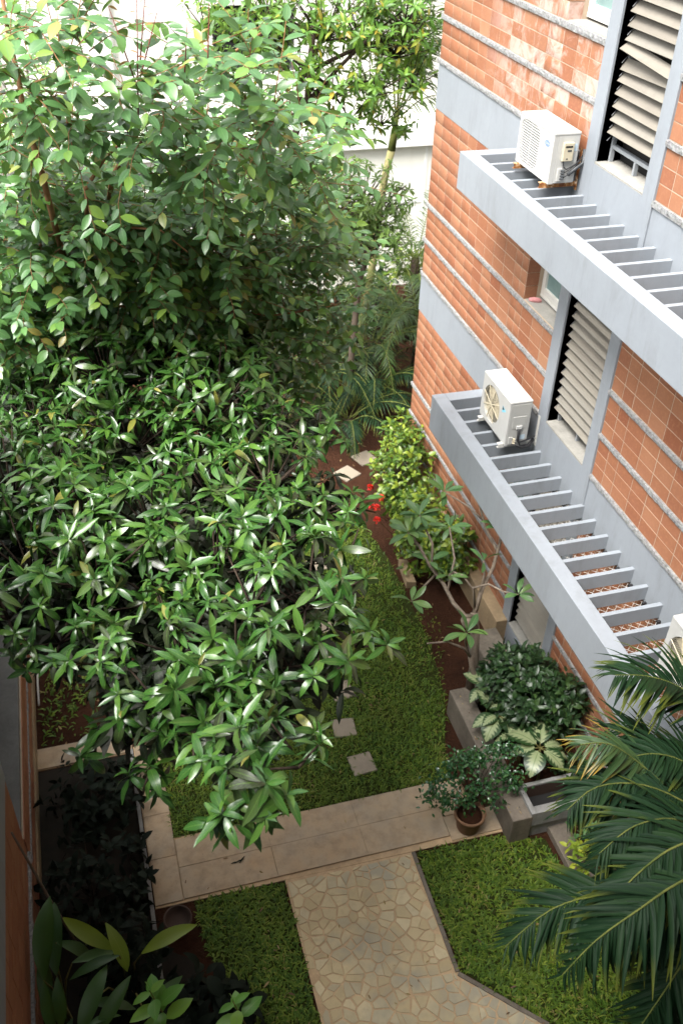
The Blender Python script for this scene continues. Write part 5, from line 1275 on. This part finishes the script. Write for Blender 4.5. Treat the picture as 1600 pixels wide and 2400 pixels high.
obj('trunk', MB().tube([(PX,PY,.28),(3.55,5.99,.4),(3.55,6.0,.52)], [.018,.014,.012], 7), M['bark'], pt, True)
path_tubes('twigs', tw, M['bark_dark'], pt, .006, .003, 5)

# variegated plants in the planter
def dief(label, base, top, leaves, q):
    t = thing('variegated_plant', label, 'plant', (base[0], base[1], .22), 'cream and green variegated plants in the planter'); fo = Foliage()
    obj('stem', MB().tube([(base[0],base[1],.2),((base[0]+top[0])/2+.02,(base[1]+top[1])/2,(top[2]+.2)/2),top], [.02,.016,.012], 7), M['twig_green'], t, True)
    pm = MB()
    for (az, el, l) in leaves:
        d = np.array([math.cos(az)*math.cos(el), math.sin(az)*math.cos(el), math.sin(el)]); p = np.array(top)+d*.06+np.array([0, 0, -.01])
        fo.add(p, d, UP+d*.2+q.normal(0, .1, 3), l*1.25, l*q.uniform(1.7, 2.0), q.integers(0, 2)); pm.tube([top, tuple(p+d*.02)], [.007,.004], 5)
    obj('leaf_stalks', pm, M['twig_green'], t, True)['kind'] = 'stuff'
    fo.finish('dief', M['l_dief'], [t], 40)
q = np.random.default_rng(44)
dief('variegated plant with the largest cream leaves, in the open corner of the planter', (4.50,6.15), (4.53,6.32,.80), [(2.2,.5,.36),(1.15,.55,.36),(.15,.2,.27),(-1.0,.25,.28),(-2.3,.3,.30),(2.9,.15,.25),(-.35,.05,.27)], q)
dief('variegated plant behind, leaning over the planter wall', (4.28,6.75), (4.27,6.92,.78), [(2.0,.7,.32),(3.1,.1,.27),(-2.5,.2,.29),(-1.5,.4,.24),(-2.9,.5,.2)], q)
dief('small variegated plant at the frangipani stem foot', (4.28,7.25), (4.27,7.35,.82), [(2.2,.5,.26),(1.0,.6,.24),(3.4,.3,.22),(-1.2,.3,.22)], q)
dief('little variegated plant half hidden between the other two', (4.42,6.5), (4.40,6.62,.70), [(2.0,.6,.25),(2.9,.3,.22),(-1.6,.1,.22)], q)

# frangipani
q = np.random.default_rng(45); fo = Foliage()
fg = thing('frangipani_tree', 'bare branched frangipani tree with few long leaves, growing out of the planter', 'tree', (4.31, 7.5, .2))
BR = [([(4.31,7.50,.18),(4.25,7.53,.6),(4.14,7.61,1.0),(4.09,7.6,1.2)], .042, .03),
      ([(4.22,7.72,.4),(4.25,7.75,.9),(4.23,7.82,1.4),(4.23,7.93,1.62)], .06, .055),
      ([(4.09,7.60,1.2),(3.97,7.55,1.42),(3.75,7.6,1.55),(3.46,7.57,1.62)], .02, .01),
      ([(4.23,7.9,1.58),(4.06,7.86,1.68),(3.95,8.0,1.8),(3.86,8.15,2.0),(3.74,8.39,2.15),(3.62,8.5,2.4),(3.5,8.6,2.55)], .034, .014),
      ([(3.76,8.35,2.12),(3.80,8.5,2.4),(3.68,8.72,2.7)], .018, .012),
      ([(3.80,8.3,2.05),(3.55,8.1,2.05),(3.34,7.9,2.05)], .015, .010),
      ([(3.90,8.1,1.95),(4.07,8.37,2.2),(4.10,8.7,2.45)], .016, .011),
      ([(4.23,7.93,1.6),(4.35,8.05,1.9),(4.54,8.2,2.1),(4.62,8.28,2.4),(4.65,8.34,2.62)], .032, .016),
      ([(4.60,8.25,2.3),(4.55,8.6,2.45),(4.58,9.0,2.65),(4.61,9.34,2.85)], .018, .011),
      ([(4.62,8.3,2.45),(4.75,8.5,2.55),(4.85,8.6,2.62)], .013, .009),
      ([(4.30,8.0,1.75),(4.38,8.1,2.1),(4.35,8.13,2.3)], .02, .012),
      ([(4.25,7.95,1.62),(4.2,8.0,2.0),(4.35,7.9,2.12),(4.45,7.7,2.15),(4.58,7.55,2.2)], .018, .010),
      ([(4.2,8.0,1.98),(4.1,8.15,2.1),(4.0,8.25,2.1),(3.93,8.2,2.08)], .014, .010),
      ([(4.56,8.7,2.48),(4.4,8.9,2.6),(4.15,9.1,2.72)], .014, .009),
      ([(4.13,7.62,1.02),(3.99,7.60,1.5),(4.0,7.62,1.62)], .018, .012)]
for pts, r0, r1 in BR:
    obj('branch' if r0 < .05 else 'trunk', MB().tube(pts, np.linspace(r0, r1, len(pts)).tolist(), 8), M['frangi'], fg, True)
obj('stump', MB().tube([(4.20,7.84,1.45),(4.12,7.86,1.55),(4.06,7.86,1.62)], [.075,.085,.05], 9), M['frangi'], fg, True)
for tip, n, l in (((3.46,7.57,1.62),0,.2),((3.5,8.6,2.55),7,.30),((3.68,8.72,2.7),7,.27),((3.34,7.9,2.05),4,.26),((4.10,8.7,2.45),7,.27),((4.65,8.34,2.62),4,.3),((4.61,9.34,2.85),6,.27),((4.85,8.6,2.62),5,.2),((4.35,8.13,2.3),3,.26),((4.58,7.55,2.2),4,.22),((3.93,8.2,2.08),4,.24),((4.15,9.1,2.72),6,.30),((4.0,7.62,1.62),6,.30),((3.74,8.39,2.2),3,.30)):
    for k in range(int(n*1.5)):
        az = k*2.4+q.uniform(-.4, .4); el = q.uniform(.0, .9); d = np.array([math.cos(az)*math.cos(el), math.sin(az)*math.cos(el), math.sin(el)])
        ll = l*q.uniform(.75, 1.1); fo.add(np.array(tip)+d*.02, d, UP+q.normal(0, .35, 3), ll, ll*q.uniform(.95, 1.15), q.integers(0, 2))
fo.finish('frangi', M['l_frangi'], [fg], 200)

# broad ginger leaves at the lower left
q = np.random.default_rng(46)
GING = [((-1.04,5.29,1.28),(-.69,4.88,1.18),1),((-.65,5.12,1.3),(-.45,4.7,1.1),1),((-.36,4.83,1.12),(.13,4.89,1.28),1),((-.56,4.82,1.2),(-.99,4.77,1.15),0),((-1.27,4.86,1.0),(-1.26,5.50,1.35),0),((-1.16,4.89,1.0),(-1.20,5.46,1.4),0),((-1.25,4.76,1.2),(-1.25,4.36,1.0),0),((-1.13,4.76,1.2),(-1.14,4.36,1.0),0),((-.98,4.20,1.1),(-.72,4.68,1.35),0),((-.84,4.18,1.1),(-.50,4.50,1.3),0),((-1.13,5.13,1.15),(-.74,5.0,1.0),0),((-1.0,4.92,1.1),(-.6,4.98,1.0),0),((-.9,4.24,1.2),(-.62,4.36,1.15),0),((-1.3,5.2,.9),(-1.28,4.7,.8),0),((-.9,4.6,.9),(-.5,4.5,.9),0),((-.4,4.4,.8),(-.05,4.6,.9),0),((-1.05,4.5,.9),(-1.25,4.1,.8),0)]
for lb, idx, base in (('clump of long dark green oblong leaves against the brown wing', [4,5,6,7,10,11,13,16], (-1.2,4.95,0)), ('plant with arching lime green oblong leaves in the dark bed', [0,1,2,3,14,15], (-.55,5.0,0)), ('plant of upright broad green blades at the bottom left corner', [8,9,12], (-.85,4.3,0))):
    t = thing('ginger_plant', lb, 'plant', base, 'broad leaved plants in the shaded bed'); fo = Foliage(); stl = MB()
    fy = Foliage()
    for i in idx:
        a, b, y_ = GING[i]; a = np.array(a); b = np.array(b); d = b-a; l = np.linalg.norm(d)*1.12
        (fy if y_ else fo).add(a, unit(d)+UP*.25, UP+q.normal(0, .25, 3), l, l*q.uniform(.9, 1.1), q.integers(0, 3))
        stl.tube([(base[0]+q.uniform(-.05, .05), base[1]+q.uniform(-.05, .05), -.02), tuple((np.array(base)+a)/2+np.array([0, 0, .25])), tuple(a)], [.012,.010,.006], 6)
    obj('stalks', stl, M['twig_green'], t, True)['kind'] = 'stuff'
    if fo.P: fo.finish('ginger', M['l_ginger'], [t], 40)
    if fy.P: fy.finish('ginger', M['l_ginger_y'], [t], 40)
def sprig(label, base, top, L, q, pairs=4, ax=None):
    t = thing('guava_sapling', label, 'plant', base, 'fresh green saplings at the bottom edge'); fo = Foliage(); b = np.array(base); tp = np.array(top)
    dirv = unit(tp-np.array([top[0]+.12, top[1]-.12, top[2]-.45]))
    pts = [(base[0], base[1], -.02), ((base[0]+top[0])/2+.05, (base[1]+top[1])/2-.05, top[2]*.55), tuple(tp-dirv*.3), top]
    obj('stem', MB().tube(pts, [.014,.011,.007,.004], 6), M['twig_green'], t, True)
    u = unit(np.cross(dirv, np.array([0, -.6, 1.0]))); v = np.cross(dirv, u)
    for k in range(pairs):
        p = tp-dirv*(.03+k*.085); sv = u if k % 2 == 0 else unit(u*.45+v)
        for sg in (1, -1):
            d = unit(sv*sg+dirv*.45+q.normal(0, .12, 3)); l = L*(.5+.5*min(1, k*.5+.3))*q.uniform(.9, 1.1); fo.add(p, d, dirv*.6+UP*.7+q.normal(0, .15, 3), l, l*1.0, q.integers(0, 2))
    fo.add(tp, unit(dirv+u*.2), u+UP*.3, L*.45, None, 0)
    fo.finish('jamun', M['l_guava'], [t], 40)
q = np.random.default_rng(47)
sprig('fresh green sapling with paired oval leaves at the bottom left', (-.12,3.3,0), (-.29,3.92,2.2), .24, q, 5)
sprig('tip of a fresh green sapling at the bottom edge beside the lawn', (.45,3.2,0), (.345,3.66,2.2), .22, q, 3)

# fallen leaves and twigs lying about
q = np.random.default_rng(48)
t = thing('fallen_leaf', 'dark curled dead leaf lying on the walkway slabs', 'leaf', (.78, 6.22, .035)); fo = Foliage()
for p, d in (((.70,6.22,.036),(1,.1,.12)),((.86,6.24,.036),(-1,-.2,.25)),((.80,6.20,.036),(.5,.5,.2))): fo.add(np.array(p), np.array(d), UP, .12, .07, 0)
fo.finish('slim', M['l_black'], [t], 10)

# litter: dead leaves scattered over lawn, soil and paving
q = np.random.default_rng(49); fo = Foliage()
def scatter(n, x0, x1, y0, y1, z, L):
    for i in range(n):
        az = q.uniform(0, 6.28); fo.add(np.array([q.uniform(x0, x1), q.uniform(y0, y1), z]), np.array([math.cos(az), math.sin(az), q.uniform(-.05, .25)]), UP+q.normal(0, .35, 3), L*q.uniform(.5, 1.2), None, 0)
scatter(26, .3, 4.0, 6.9, 12.5, .04, .09); scatter(16, 2.9, 4.4, 3.6, 5.7, .05, .08); scatter(10, .4, 1.2, 3.4, 5.7, .05, .08)
scatter(14, 1.3, 2.8, 3.4, 5.8, .032, .06); scatter(12, .1, 3.9, 5.95, 6.7, .04, .06); scatter(40, 3.2, 6.2, 13.2, 15.5, .012, .10); scatter(24, 3.8, 4.6, 7.3, 10.5, .012, .07); scatter(30, -1.3, -.2, 8.5, 12, .012, .1); scatter(14, 3.95, 4.19, 5.7, 7.7, .456, .05)
M['l_dead'] = mat_leaf('dead_leaf', G((0, (.10, .06, .03)), (.5, (.20, .12, .05)), (.8, (.30, .22, .07)), (1, (.36, .27, .14))), (.2, .14, .07), .7, .1, .07, 0)
V, F, U = LEAF['slim'][0]
P = np.array(fo.P); D = unit(np.array(fo.D)); X = unit(np.cross(D, np.array(fo.Nn))); Z = np.cross(X, D); L = np.array(fo.L)
A = np.einsum('nij,kj->nki', np.stack([X*L[:, None], D*L[:, None], Z*L[:, None]], 2), V)+P[:, None, :]
u = np.repeat(U[None], len(P), 0).copy(); u[:, :, 2] = q.uniform(0, 1, len(P))[:, None]
o = link('fallen_leaves', npmesh('fallen_leaves', A.reshape(-1, 3), (F[None]+len(V)*np.arange(len(P))[:, None, None]).reshape(-1, 4), True, u.reshape(-1, 3)), None, M['l_dead']); o['kind'] = 'stuff'; o['label'] = 'dead leaves scattered over the lawn, soil and paving'
